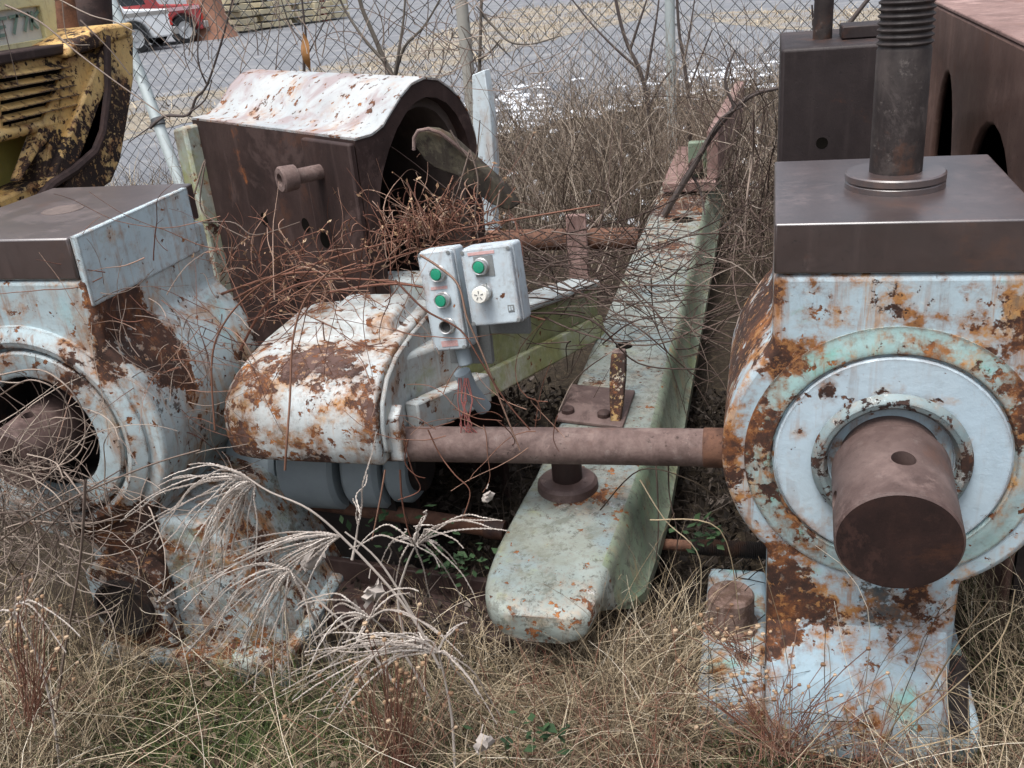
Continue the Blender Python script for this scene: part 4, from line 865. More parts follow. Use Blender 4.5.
b1 = atz(140, 54, 0)
truck('white_truck', 'white truck parked on the road behind the fence', b1, M['white'], M['chromebar'], -3.6, 1.15, 1.05, (-2.6, .0))
b2 = atz(191, 44, 0)-vn*.3
truck('red_truck', 'red truck with pinkish stripe parked behind the white truck', b2, M['red'], M['pink'], -4.2, .75, 1.05, (-3.0, .1))
b = atz(214, 39, 0)
tr = thing('big_tree', b, 'thick reddish tree trunk at the edge of the road', 'tree')
mb = MB(); mb.tube([b+Vector((0,0,-.1)), b+Vector((-.05,0,.4)), b+Vector((-.1,0,1.2)), b+Vector((-.2,.1,3.2)), b+Vector((-.1,0,6))], [.78, .58, .5, .45, .33], 16); mb.build('trunk', M['barkred'], tr)
for a in range(7):
    st = b+Vector((-.15,0,3.0+.45*a)); d = Vector((math.cos(a*2.4), math.sin(a*2.4), .7)); mb = MB()
    mb.tube([st, st+d*.9, st+d*1.7+Vector((0,0,.4)), st+d*2.6+Vector((.2,0,1.0))], [.14, .09, .05, .015], 8); mb.build('limb', M['barkred'], tr)
p = atz(224, 34, 0)
for i in range(3):
    q = p + vd*(.3+.1*i) + Vector((0, .6+.55*i, 0))
    o = thing('old_tyre', q, ['black old tyre propped upright right of the tree trunk', 'second old tyre standing behind the propped one', 'third old tyre farthest back by the tree trunk'][i], 'tyre', 'old tyres by the tree')
    mb = MB(); mb.lathe(q+Vector((0,0,.55)), vn+Vector((.3,0,0)), [(.33, -.11), (.5, -.13), (.55, -.08), (.55, .08), (.5, .13), (.33, .11), (.30, 0), (.33, -.11)], 28); mb.build('tread', M['tyre'], o)
    mb = MB(); mb.lathe(q+Vector((0,0,.55)), vn+Vector((.3,0,0)), [(.31, -.05), (.31, .05), (.12, .02), (.10, -.02), (.31, -.05)], 24); mb.build('rim', M['wire'], o)
pl0 = atz(250, 33, 0)
for i in range(6):
    q = pl0 + vd*(.75*i) + Vector((0, .3*(i % 2), 0))
    o = thing('timber_stack', q, ['cream timber stack nearest the tree trunk', 'cream timber stack second from the tree', 'cream timber stack third from the tree', 'cream timber stack fourth from the tree', 'cream timber stack fifth from the tree', 'cream timber stack farthest from the tree'][i], 'timber', 'timber stacks along the road')
    for k in range(5):
        z = .08+.21*k; e = random.uniform(-.12, .12)
        mb = MB(); a = q+vd*(-.34+e)+Vector((0,0,z)); bb = q+vd*(.34+e)+Vector((0,0,z))
        mb.hexa([a, bb, bb-vn*1.2, a-vn*1.2, a+Vector((0,0,.15)), bb+Vector((0,0,.15)), bb-vn*1.2+Vector((0,0,.15)), a-vn*1.2+Vector((0,0,.15))]); mb.build('board', M['lumber'], o, bevel=.015)
b = atz(325, 22, 0); o = thing('red_marker_post', b, 'red marker post at the right end of the timber', 'post')
mb = MB(); mb.tube([b, b+Vector((0,0,1.3))], [.1, .09], 12); mb.build('pole', plain('faded red paint', (.5,.14,.12), .6), o)
mb = MB(); mb.tube([b+Vector((0,0,1.3)), b+Vector((0,0,1.42))], [.12, .1], 12); mb.build('cap', M['white'], o)

# ------------------------------------------------------------------ saplings and branches
def px_path(pts, Y, jit=.0):
    return [aty(x, y, Y+random.uniform(-jit, jit)) for x, y in pts]
def smooth(P, n=4):
    P = [Vector(p) for p in P]; out = []
    for i in range(len(P)-1):
        a = P[max(i-1, 0)]; b = P[i]; c = P[i+1]; d = P[min(i+2, len(P)-1)]
        for k in range(n):
            t = k/n; out.append(.5*((2*b)+(c-a)*t+(2*a-5*b+4*c-d)*t*t+(3*b-a-3*c+d)*t**3))
    out.append(P[-1]); return out
def sapling(label, trunk, branches, Y, r, m, cat='sapling', nm='sapling'):
    base = aty(*trunk[0], Y); o = thing(nm, base, label, cat)
    P = smooth(px_path(trunk, Y)); mb = MB(); n = len(P); mb.tube(P, [r*.72*(1-.5*i/n) for i in range(n)], 8); mb.build('trunk', m, o)
    for br_ in branches:
        P = smooth(px_path(br_, Y, .03)); n = len(P); mb = MB(); mb.tube(P, [r*.42*(1-.65*i/n) for i in range(n)], 6); mb.build('branch', m, o)
    return o
sapling('dark forked sapling rising from the brush left of the galvanised post', [(652,205),(650,160),(648,110),(645,88),(638,66),(628,46),(620,20),(612,-20)], [[(642,72),(615,48),(590,22),(565,-10)],[(646,80),(652,45),(657,15),(661,-20)],[(648,110),(660,85),(672,70)],[(630,50),(640,20),(650,-10)]], 7.2, .028, M['twigdark'])
sapling('thin dark sapling standing just right of the galvanised post', [(690,150),(689,105),(684,62),(679,30),(676,-20)], [[(687,95),(700,60),(712,30)],[(684,62),(690,30),(696,-10)]], 7.3, .022, M['twigdark'])
sapling('olive grey sapling clump behind the white rounded block', [(396,110),(393,80),(385,62),(374,36),(362,8),(355,-20)], [[(394,80),(399,50),(404,15),(406,-20)],[(394,82),(404,48),(425,25),(445,-10)],[(385,62),(365,40),(345,10),(335,-15)]], 6.6, .032, M['bark'])
sapling('brown sapling stem with one orange leaf above the white block', [(305,85),(304,60),(306,40),(303,10),(300,-20)], [[(305,60),(318,35),(330,10)],[(305,45),(290,25),(280,-5)]], 6.8, .016, M['twigdark'])
sapling('black crooked twig bush against the fence left of the block', [(150,128),(165,116),(188,115),(196,98),(207,85),(222,40),(235,-10)], [[(190,112),(205,100),(212,80)],[(188,115),(200,119),(215,112)],[(207,85),(198,60),(200,20),(205,-10)],[(165,116),(150,127),(128,143)]], 6.4, .017, M['twigdark'])
sapling('smooth olive stem beside the grey fence post', [(477,205),(477,150),(478,100),(480,50),(482,-20)], [[(480,12),(495,28),(510,42),(532,44),(560,36)],[(478,60),(490,52),(500,40)]], 6.9, .026, M['bark'])
o = sapling('thick dark vine stem arching over the far end of the beam', [(664,215),(690,172),(712,135),(735,108),(755,94),(778,88)], [[(700,155),(720,120),(745,105)],[(690,172),(700,190),(705,215)],[(735,108),(725,80),(735,50)]], 5.0, .024, M['twigdark'], 'vine', 'vine')
sapling('dark branch rising behind the plate of the black block', [(800,110),(822,72),(842,35),(858,12),(880,-15)], [[(842,35),(860,30),(880,34)],[(822,72),(815,40),(812,5)]], 6.8, .03, M['twigdark'])
p = aty(305, 46, 6.75); o = thing('hanging_leaf', p, 'orange brown dead leaf hanging on the thin stem above the white block', 'leaf')
mb = MB(); q = [Vector((math.sin(k/8*math.pi)*.035*(1+.3*math.sin(k)), 0, .10-.28*k/8)) for k in range(9)]
mb.add([p+v_ for v_ in q]+[p+Vector((-v_.x, .03*math.sin(i), v_.z)) for i, v_ in enumerate(q)], [(i, i+1, 10+i, 9+i) for i in range(8)]); mb.build('blade', M['rustleaf'], o, fix=False)
mb = MB(); mb.tube([p+Vector((0,0,.1)), p+Vector((.0,.02,.2))], .004, 5); mb.build('stalk', M['twigdark'], o)

# ------------------------------------------------------------------ stuff: strands
def strands(name, paths_r, m, label=None, n=3):
    V = []; Fq = []
    off = 0
    for P, r0, r1 in paths_r:
        P = np.asarray(P, float); k = len(P)
        T = np.gradient(P, axis=0); T /= (np.linalg.norm(T, axis=1, keepdims=True)+1e-9)
        ref = np.array([.3, .2, .9]) if abs(T[0][2]) < .8 else np.array([.9, .2, .1])
        U = np.cross(T, ref); U /= (np.linalg.norm(U, axis=1, keepdims=True)+1e-9); W = np.cross(T, U)
        rr = np.linspace(r0, r1, k)[:, None]
        ang = np.arange(n)*2*math.pi/n
        ring = P[:, None, :] + rr[:, :, None]*(U[:, None, :]*np.cos(ang)[None, :, None] + W[:, None, :]*np.sin(ang)[None, :, None])
        V.append(ring.reshape(-1, 3))
        idx = off + np.arange(k*n).reshape(k, n)
        a = idx[:-1]; b = np.roll(a, -1, 1); c = np.roll(idx[1:], -1, 1); d = idx[1:]
        Fq.append(np.stack([a, b, c, d], -1).reshape(-1, 4)); off += k*n
    o = fast_mesh(name, np.concatenate(V), np.concatenate(Fq), m); o['kind'] = 'stuff'
    if label: o['label'] = label
    return o
def walk(p, d, L, n=14, wig=.35, grav=0., zmin=.01):
    P = [np.array(p, float)]; d = np.array(d, float); d /= np.linalg.norm(d); cur = RNG.normal(0, 1, 3)*wig
    for i in range(n):
        cur = cur*.8 + RNG.normal(0, 1, 3)*wig*.6
        d = d + cur/n*2.2 + np.array([0, 0, -grav/n]); d /= np.linalg.norm(d)
        q = P[-1] + d*L/n
        if q[2] < zmin: q[2] = zmin; d[2] = abs(d[2])*.5
        P.append(q)
    return P
def rnd3(s=1.): return RNG.normal(0, s, 3)
# red bramble heap before the saddle block
S = []
spine = [(205,262,2.62,32),(235,258,2.55,30),(270,256,2.46,30),(310,256,2.40,28),(350,248,2.36,26),(390,234,2.36,22),(425,222,2.36,28),(470,215,2.42,26),(330,280,2.45,20),(220,290,2.5,22)]
for x, y, Y, sp in spine:
    for _ in range(24):
        p = aty(x+RNG.normal(0, sp), y+RNG.normal(0, sp*.5)+(30 if x < 370 else 10), Y+RNG.normal(0, .07))
        d = np.array([RNG.choice([-1, 1])*RNG.uniform(.4, 1), RNG.normal(0, .4), RNG.normal(.05, .45)])
        S.append((walk(p, d, RNG.uniform(.08, .34), 12, 1.1, .15), RNG.uniform(.0008, .0022), .0005))
        if RNG.random() < .6:
            q_ = S[-1][0][RNG.integers(2, 10)]; S.append((walk(q_, rnd3(), RNG.uniform(.03, .10), 7, 1.0), .001, .0005))
for _ in range(190):    # upright withered shoots
    x = RNG.choice([RNG.uniform(200, 500), RNG.normal(435, 22)]); y = 262-max(0, x-330)*.30+RNG.normal(0, 10); p = aty(x, y, 2.36+RNG.normal(0, .05))
    S.append((walk(p, (RNG.normal(0, .4), 0, 1), RNG.uniform(.05, .14), 8, .7), .0018, .0012))
for pts, Y in [([(190,330),(250,290),(320,262),(400,240),(500,222),(600,205)], 2.36), ([(205,300),(280,275),(350,270),(420,250),(500,236)], 2.33), ([(240,350),(270,300),(320,280),(400,283),(470,300)], 2.2), ([(330,292),(400,284),(470,300),(545,320)], 2.16)]:
    S.append((smooth([aty(x, y, Y+random.uniform(-.02, .02)) for x, y in pts], 6), .0045, .0025))
V = []; Fq = []
for _ in range(700):
    i = RNG.integers(0, len(S)); P = S[i][0]; c = np.array(P[RNG.integers(2, len(P))], float); u = rnd3(); u /= np.linalg.norm(u); v = np.cross(u, rnd3()); v /= np.linalg.norm(v); z_ = RNG.uniform(.004, .010)
    k = len(V); V += [c-u*z_, c+v*z_*.45, c+u*z_, c-v*z_*.45]; Fq.append((k, k+1, k+2, k+3))
tag(fast_mesh('bramble_leaves', V, Fq, M['seed']), 'withered brown leaves in the bramble heap', kind='stuff')
strands('brambles', S, M['twigred'], 'reddish brown bramble tangle heaped below the arched block')
# vine over cover and boxes
S = []
for pts, Y, r in [([(215,430),(212,360),(226,320),(260,285),(300,265)], 1.93, .003), ([(285,470),(287,440),(290,400),(293,340),(305,300),(330,270)], 1.90, .0035), ([(420,255),(440,268),(458,285),(466,315),(472,330),(485,360),(500,400),(520,450)], 1.99, .0035), ([(395,280),(425,310),(460,330),(480,360),(505,400),(530,430)], 1.985, .003), ([(400,470),(402,500),(408,530),(415,545)], 1.93, .003), ([(404,440),(412,470),(420,490),(398,500)], 1.92, .002),
                  ([(428,430),(440,455),(455,475),(470,492),(462,520)], 1.95, .0022), ([(385,470),(380,500),(372,540)], 1.9, .0028), ([(408,440),(405,462),(415,475),(425,478)], 1.92, .002)]:
    S.append((smooth([aty(x, y, Y+random.uniform(-.01, .01)) for x, y in pts], 6), r, r*.7))
for _ in range(26):
    p = aty(RNG.uniform(430, 560), RNG.uniform(390, 450), 2.05+RNG.normal(0, .06)); S.append((walk(p, (RNG.normal(0, 1), RNG.normal(0, .3), RNG.normal(0, .6)), RNG.uniform(.1, .3), 10, .7), .0015, .0008))
for _ in range(85):   # loose red vine ends over the left stand and the cover
    x = RNG.uniform(90, 400); y = 300+RNG.normal(40, 55) if x < 240 else RNG.normal(300, 25); Y_ = 1.88 if x < 150 else (1.95 if x < 240 else 2.02)
    S.append((walk(aty(x, y, Y_), (RNG.normal(0, 1), RNG.normal(-.1, .15), RNG.normal(0, .7)), RNG.uniform(.12, .4), 12, .8), RNG.uniform(.0009, .002), .0005))
strands('vines', S, M['twigred'], 'thin red vines trailing over the cover and control boxes')
# dark twigs lying over the beam
S = []
for pts, Y, r in [([(500,232),(560,262),(620,255),(700,232),(775,240)], 3.3, .006), ([(495,270),(560,290),(640,285),(720,283),(790,285)], 3.0, .006), ([(510,300),(580,335),(660,345),(740,300),(800,270)], 2.9, .005), ([(520,258),(575,290),(640,330),(690,372),(712,380)], 2.8, .005), ([(530,312),(590,320),(640,365),(700,372),(716,378)], 2.55, .005),
                  ([(560,410),(575,380),(600,355),(650,330),(700,285),(740,262)], 2.75, .004), ([(500,250),(600,268),(680,240),(760,200)], 3.8, .007), ([(545,240),(580,230),(640,215),(700,190),(745,165)], 4.4, .007), ([(600,345),(640,320),(700,320),(740,310)], 2.6, .004), ([(590,250),(640,300),(660,340),(690,420)], 3.0, .004),
                  ([(510,330),(560,310),(600,280),(640,225),(665,190)], 3.6, .005), ([(650,430),(660,480),(655,540),(648,600)], 2.2, .004), ([(672,440),(668,490),(676,540),(670,590)], 2.25, .0035), ([(745,250),(748,200),(752,160),(757,120)], 4.2, .009), ([(762,260),(758,220),(765,180),(775,140),(772,100)], 4.2, .005)]:
    S.append((smooth([aty(x+random.uniform(-3,3), y+random.uniform(-3,3), Y+random.uniform(-.12, .12)) for x, y in pts], 6), r*.75, r*.35))
for _ in range(330):
    u = RNG.uniform(0, 1); x = RNG.choice([RNG.uniform(500, 660), RNG.uniform(570, 790)]); y = RNG.uniform(225, 350 if x > 560 else 300)
    p = aty(x, y, RNG.uniform(2.7, 3.9)); 
    if p.z < ZB+.01 and -.62 < p.x < -.28: p.z = ZB+.03
    S.append((walk(p, (RNG.normal(0, 1), RNG.normal(0, .5), RNG.normal(0, .35)), RNG.uniform(.15, .6), 9, .5, .0, .03), RNG.uniform(.0012, .0032), .0008))
for _ in range(150):  # pale tangle right of the far beam end
    p = aty(RNG.uniform(720, 778), RNG.uniform(95, 260), RNG.uniform(3.6, 5.2)); S.append((walk(p, (RNG.normal(0, .5), RNG.normal(0, .4), RNG.normal(0, 1)), RNG.uniform(.15, .6), 10, .6), RNG.uniform(.001, .003), .001))
M['twigbrown'] = plantmat('dark purplish brown twigs', [(.0, (.035,.022,.018)), (.5, (.085,.055,.045)), (.85, (.17,.12,.10)), (1, (.34,.28,.23))])
strands('bramble_twigs', S, M['twigbrown'], 'dark leafless twigs lying across the beam')
# brown brush before the fence
S = []
for _ in range(1900):
    x = RNG.uniform(-2.4, .9); Y = RNG.uniform(5.0, 7.7)
    hgt = RNG.uniform(.25, 1.25)*(1 - .35*abs(x+.8)/1.6)
    p = (x, Y, 0); L = hgt*RNG.uniform(.8, 1.2)
    S.append((walk(p, (RNG.normal(0, .25), RNG.normal(0, .25), 1), L, 7, .45), RNG.uniform(.0016, .0036), .001))
    if RNG.random() < .8:
        q = S[-1][0][RNG.integers(2, 6)]
        S.append((walk(q, (RNG.normal(0, .7), RNG.normal(0, .5), .7), L*.4, 5, .6), .0022, .001))
for _ in range(500):
    x = RNG.uniform(-5.5, 1.5); Y = RNG.uniform(6.8, 7.7); S.append((walk((x, Y, 0), (RNG.normal(0, .3), RNG.normal(0, .2), 1), RNG.uniform(.2, .7), 7, .5), .003, .001))
for _ in range(420):
    x = RNG.normal(-.8, .75); Y = RNG.uniform(5.6, 7.6); S.append((walk((x, Y, 0), (RNG.normal(0, .3), RNG.normal(0, .2), 1), RNG.uniform(.8, 1.45), 10, .35), .0028, .0007))
    for _k in range(2):
        q = S[-1-_k][0][RNG.integers(4, 9)]; S.append((walk(q, (RNG.normal(0, .8), RNG.normal(0, .4), .8), RNG.uniform(.15, .4), 6, .5), .0018, .0006))
strands('dry_brush', S, M['twigtan'], 'dense dry brown brush growing before the fence')
# pale bare twigs around the top-left cab and saddle
S = []
for pts, Y, r in [([(5,5),(40,22),(80,55),(120,85),(170,120)], 2.9, .004), ([(60,0),(90,15),(115,22),(135,32)], 2.8, .003), ([(80,20),(110,50),(130,75)], 2.85, .003), ([(62,0),(68,40),(90,45)], 2.8, .002), ([(2,20),(12,60),(18,85)], 2.7, .002), ([(190,210),(205,160),(200,205),(215,222),(250,240)], 2.45, .003), ([(180,225),(230,222),(255,235),(300,222)], 2.4, .003), ([(470,150),(455,200),(440,240)], 2.4, .003), ([(470,150),(478,180),(475,215),(480,250)], 2.38, .003), ([(500,190),(495,215),(485,235)], 2.4, .003), ([(450,130),(462,150),(475,160),(480,120)], 2.4, .003), ([(590,20),(560,60),(520,90),(440,85)], 5, .003)]:
    S.append((smooth([aty(x, y, Y) for x, y in pts], 6), r, r*.6))
for _ in range(40):
    p = aty(RNG.normal(475, 25), RNG.uniform(0, 90), 6.0); S.append((walk(p, rnd3(), RNG.uniform(.2, .6), 8, .5), .004, .002))
for _ in range(60):
    p = aty(RNG.uniform(100, 450), RNG.uniform(0, 80), 6.3); S.append((walk(p, (RNG.normal(0, .4), 0, 1), RNG.uniform(.2, .7), 8, .4), .004, .002))
strands('bare_twigs', S, M['twiggrey'], 'pale bare twigs across the fence and cab')
# vines over the left stand
S = []
for _ in range(300):
    x = RNG.choice([RNG.normal(15, 28), RNG.normal(40, 45)]); y = RNG.normal(520, 50); p = aty(x, y, RNG.uniform(1.62, 1.80))
    S.append((walk(p, (RNG.normal(0, .8), RNG.normal(0, .3), RNG.normal(0, .8)), RNG.uniform(.12, .42), 12, .7), RNG.uniform(.001, .0025), .0008))
for _ in range(60):
    x = RNG.uniform(90, 240); y = RNG.uniform(290, 470); p = aty(x, y, 1.86 if x < 150 else 1.95); S.append((walk(p, (RNG.normal(0, 1), RNG.normal(0, .2), RNG.normal(0, .8)), RNG.uniform(.08, .25), 8, .6), .0015, .0007))
for pts, Y, r in [([(0,375),(40,370),(70,390),(85,420),(78,455),(40,470),(0,465)], 1.66, .003), ([(0,395),(30,380),(62,395),(72,430),(60,460)], 1.64, .003), ([(0,540),(30,520),(60,505),(90,490),(150,465),(200,450)], 1.6, .004), ([(85,480),(80,560),(65,650),(55,720)], 1.5, .005), ([(5,470),(35,480),(60,500),(75,535)], 1.6, .003), ([(0,600),(40,540),(75,500),(120,470)], 1.58, .003)]:
    S.append((smooth([aty(x, y, Y+random.uniform(-.02, .02)) for x, y in pts], 6), r*.8, r*.5))
strands('stand_vines', S, M['twiggrey'], 'grey brown vines tangled over the left stand')

# ------------------------------------------------------------------ grass
def solid(x, y):
    m_ = np.zeros(len(x), bool)
    for x0, x1, y0, y1 in ((-.13, .5, 1.80, 2.45), (-2.0, -1.06, 1.80, 2.4), (.03, .40, 3.0, 3.5), (.585, 1.6, 2.25, 4.9), (-1.5, -.95, 2.2, 2.45), (-.6, -.3, 1.9, 6.3)):
        m_ |= (x > x0) & (x < x1) & (y > y0) & (y < y1)
    return m_
def blades(name, n, region, Lr, wr, lean, droop, m, label, seg=5, curl=.5, dens=None):
    x = RNG.uniform(region[0], region[1], n*2); y = RNG.uniform(region[2], region[3], n*2)
    ok = ~solid(x, y)
    if dens is not None: ok &= RNG.random(n*2) < dens(x, y)
    x, y = x[ok][:n], y[ok][:n]; n = len(x)
    L = RNG.uniform(*Lr, n)*RNG.uniform(.6, 1.1, n); az = RNG.uniform(0, 2*math.pi, n); ln = np.abs(RNG.normal(lean, .35, n)); dr_ = np.abs(RNG.normal(droop, .5, n))
    wd = RNG.uniform(*wr, n); P = np.zeros((n, seg+1, 3)); P[:, 0] = np.stack([x, y, np.full(n, -.01)], 1)
    a2 = RNG.normal(0, curl, n)
    for k in range(seg):
        th = ln + dr_*(k/seg)**1.2; aa = az + a2*k/seg
        d = np.stack([np.sin(th)*np.cos(aa), np.sin(th)*np.sin(aa), np.cos(th)], 1)
        P[:, k+1] = P[:, k] + d*(L/seg)[:, None]
    P[:, :, 2] = np.maximum(P[:, :, 2], .004+RNG.uniform(0, .035, (n, 1)))
    side = np.stack([-np.sin(az+RNG.normal(0, .6, n)), np.cos(az), RNG.normal(0, .3, n)], 1); side /= np.linalg.norm(side, axis=1, keepdims=True)
    tw = np.linspace(1, .18, seg+1)
    Lf = P - side[:, None, :]*wd[:, None, None]*tw[None, :, None]/2; Rt = P + side[:, None, :]*wd[:, None, None]*tw[None, :, None]/2
    V = np.stack([Lf, Rt], 2).reshape(-1, 3)
    b = (np.arange(n)*(seg+1)*2)[:, None] + (np.arange(seg)*2)[None, :]
    Fq = np.stack([b, b+1, b+3, b+2], -1).reshape(-1, 4)
    o = fast_mesh(name, V, Fq, m); o['kind'] = 'stuff'; o['label'] = label; return o
def clump(fx, fy, k=1.0):
    def f(x, y): return np.clip(.5 + k*.6*np.sin(fx*x+1.3*y+.5)*np.sin(fy*y-1.1*x), .06, 1)*np.where((x > -.16) & (x < .46) & (y > 1.5), .16, 1)*np.where((x > -1.75) & (x < -1.0) & (y > 1.55), .35, 1)*np.where((x < -.75) & (x > -1.6) & (y > 1.3), .6, 1)
    return f
blades('straw_grass', 11500, (-2.1, 1.25, .95, 1.78), (.10, .42), (.0013, .0042), .75, 1.5, M['straw'], 'matted dead straw grass in the foreground', 7, 1.1, clump(5, 7, 1.2))
blades('straw_grass', 5200, (-.95, .05, 1.5, 2.12), (.14, .38), (.0012, .0034), .5, 1.7, M['straw'], 'tangled straw grass in front of the beam tip', 6, 1.0, clump(6, 6, .6))
blades('straw_grass', 4500, (.36, 1.4, 1.2, 2.6), (.2, .5), (.0015, .0036), .4, 1.2, M['straw'], 'long straw grass right of the right stand', 6, .8)
blades('straw_grass', 5000, (-2.6, -1.5, 1.1, 1.85), (.15, .5), (.0014, .0034), .4, 1.2, M['straw'], 'straw grass at the foot of the left stand', 6, .8)
blades('green_grass', 11000, (-2.1, .1, 1.0, 1.8), (.06, .22), (.002, .004), .4, .8, M['green'], 'short green grass low between the straw', 4, .5, lambda x, y: np.clip(.18+1.0*np.exp(-((x+1.0)/.42)**2-((y-1.58)/.22)**2)+.35*np.exp(-((x+.1)/.15)**2-((y-1.65)/.1)**2), 0, 1))
blades('green_grass', 1200, (.4, 1.2, 1.5, 2.6), (.06, .2), (.002, .004), .4, .8, M['green'], 'green grass beside the right stand', 4, .5)
blades('straw_grass', 3200, (-.46, -.17, 1.62, 2.05), (.2, .42), (.0014, .0034), .3, 1.6, M['straw'], 'pale straw tussock beside the round bolt', 6, 1.2)
def poly_in(poly):
    def f(x, y):
        c = np.zeros(len(x), bool); n = len(poly)
        for i in range(n):
            x0, y0 = poly[i]; x1, y1 = poly[(i+1) % n]
            c ^= ((y0 > y) != (y1 > y)) & (x < (x1-x0)*(y-y0)/(y1-y0+1e-9)+x0)
        return c*1.0
    return f
V1 = [tuple(atz(x, y, 0)[:2]) for x, y in [(-60,150),(140,100),(250,84),(400,45),(520,8),(600,2),(650,1),(655,16),(600,28),(520,48),(410,88),(250,108),(140,135),(-60,190)]]
V2 = [tuple(atz(x, y, 0)[:2]) for x, y in [(690,14),(760,11),(900,8),(1150,6),(1150,30),(900,33),(800,30),(720,23)]]
blades('verge_grass', 4200, (min(p[0] for p in V1), max(p[0] for p in V1), min(p[1] for p in V1), max(p[1] for p in V1)), (.08, .28), (.012, .03), .7, .8, M['straw'], 'bleached grass tufts on the road verge', 3, .5, poly_in(V1))
blades('verge_grass', 1300, (min(p[0] for p in V2), max(p[0] for p in V2), min(p[1] for p in V2), max(p[1] for p in V2)), (.08, .28), (.012, .03), .7, .8, M['straw'], 'bleached grass tufts on the far road verge', 3, .5, poly_in(V2))
def roadedge(x, y):
    ye = np.interp(x, [p.x for p in edge], [p.y for p in edge]); return np.exp(-((y-ye+.25)/.45)**2)
blades('fence_weeds', 9000, (-6, 3, 6.5, 12.5), (.1, .5), (.004, .009), .4, .9, M['straw'], 'dead weeds along the road edge by the fence', 4, .6, roadedge)
S = []
for _ in range(900):
    x = RNG.uniform(-3, 2.2); y = np.interp(x, [p.x for p in edge], [p.y for p in edge]) - abs(RNG.normal(0, .9)); S.append((walk((x, y, 0), (RNG.normal(0, .4), RNG.normal(0, .3), 1), RNG.uniform(.2, .8), 6, .5), .004, .0015))
strands('fence_brush', S, M['twigtan'], 'thin brown brush between fence and road')
# long pale stalks lying about
S = []
for _ in range(1500):
    x = RNG.uniform(-2.0, 1.1); y = RNG.uniform(1.0, 1.8)
    S.append((walk((x, y, RNG.uniform(0, .14)), (RNG.normal(0, 1), RNG.normal(0, .6), RNG.uniform(-.1, .9)), RNG.uniform(.15, .6), 10, .45, .6), RNG.uniform(.0006, .0017), .0005))
for pts, Y in [([(872,768),(900,715),(935,690),(985,705)], 1.55), ([(890,740),(940,700),(1000,640),(1015,590)], 1.6), ([(930,690),(960,640),(990,600)], 1.6), ([(905,750),(960,735),(1020,700)], 1.5), ([(640,480),(665,520),(700,560),(695,640)], 1.95), ([(650,520),(720,530),(740,620)], 1.95), ([(600,510),(640,470),(690,480),(720,500)], 2.0)]:
    S.append((smooth([aty(x, y, Y) for x, y in pts], 6), .0022, .0012))
strands('dead_stalks', S, M['straw'], 'long pale dead stalks fallen over the grass')
S = []
for _ in range(500):   # red brown weeds with fine side shoots, foreground
    x = RNG.choice([RNG.normal(-.35, .15), RNG.normal(.05, .2), RNG.uniform(-2, 1)]); y = RNG.uniform(1.15, 1.75)
    S.append((walk((x, y, 0), (RNG.normal(0, .35), RNG.normal(0, .25), 1), RNG.uniform(.1, .35), 7, .4), .0014, .0006))
    for _k in range(2):
        q = S[-1-_k][0][RNG.integers(3, 7)]; S.append((walk(q, (RNG.normal(0, .8), RNG.normal(0, .5), .6), .09, 5, .5), .0009, .0005))
strands('weed_stems', S, M['twigred'], 'fine red brown weed stems in the grass')
# dark leaf litter in the hollow
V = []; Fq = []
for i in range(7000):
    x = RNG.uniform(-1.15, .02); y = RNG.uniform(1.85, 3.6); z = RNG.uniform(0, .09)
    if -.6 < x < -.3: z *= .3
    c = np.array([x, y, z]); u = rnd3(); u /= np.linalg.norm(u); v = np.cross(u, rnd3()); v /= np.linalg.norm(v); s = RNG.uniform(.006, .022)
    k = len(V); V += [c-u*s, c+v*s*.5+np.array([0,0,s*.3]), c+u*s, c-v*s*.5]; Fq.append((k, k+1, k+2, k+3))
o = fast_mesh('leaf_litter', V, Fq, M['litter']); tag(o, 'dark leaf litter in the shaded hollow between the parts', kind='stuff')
S = []
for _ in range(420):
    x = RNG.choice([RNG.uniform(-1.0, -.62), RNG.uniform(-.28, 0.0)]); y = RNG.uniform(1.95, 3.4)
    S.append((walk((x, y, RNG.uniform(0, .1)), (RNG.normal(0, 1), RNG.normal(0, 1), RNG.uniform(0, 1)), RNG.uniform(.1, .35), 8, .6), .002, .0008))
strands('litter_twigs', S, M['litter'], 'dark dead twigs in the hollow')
V = []; Fq = []
for cxp, cyp, n_, sp in ((430, 545, 46, 22), (470, 565, 26, 18), (700, 535, 34, 12), (380, 520, 12, 15), (540, 735, 20, 20), (975, 560, 20, 16)):
    for i in range(n_):
        q = aty(RNG.normal(cxp, sp), RNG.normal(cyp, sp*.6), 2.1 if cyp < 700 else 1.5); c = np.array(q); u = rnd3(); u[2] *= .3; u /= np.linalg.norm(u); v = np.cross(u, np.array([0,0,1.])+rnd3(.3)); v /= np.linalg.norm(v); s = RNG.uniform(.008, .02)
        k = len(V); V += [c-u*s, c+v*s*.55, c+u*s, c-v*s*.55]; Fq.append((k, k+1, k+2, k+3))
tag(fast_mesh('weed_leaves', V, Fq, M['weedleaf']), 'small green weed leaves low in the hollow', kind='stuff')

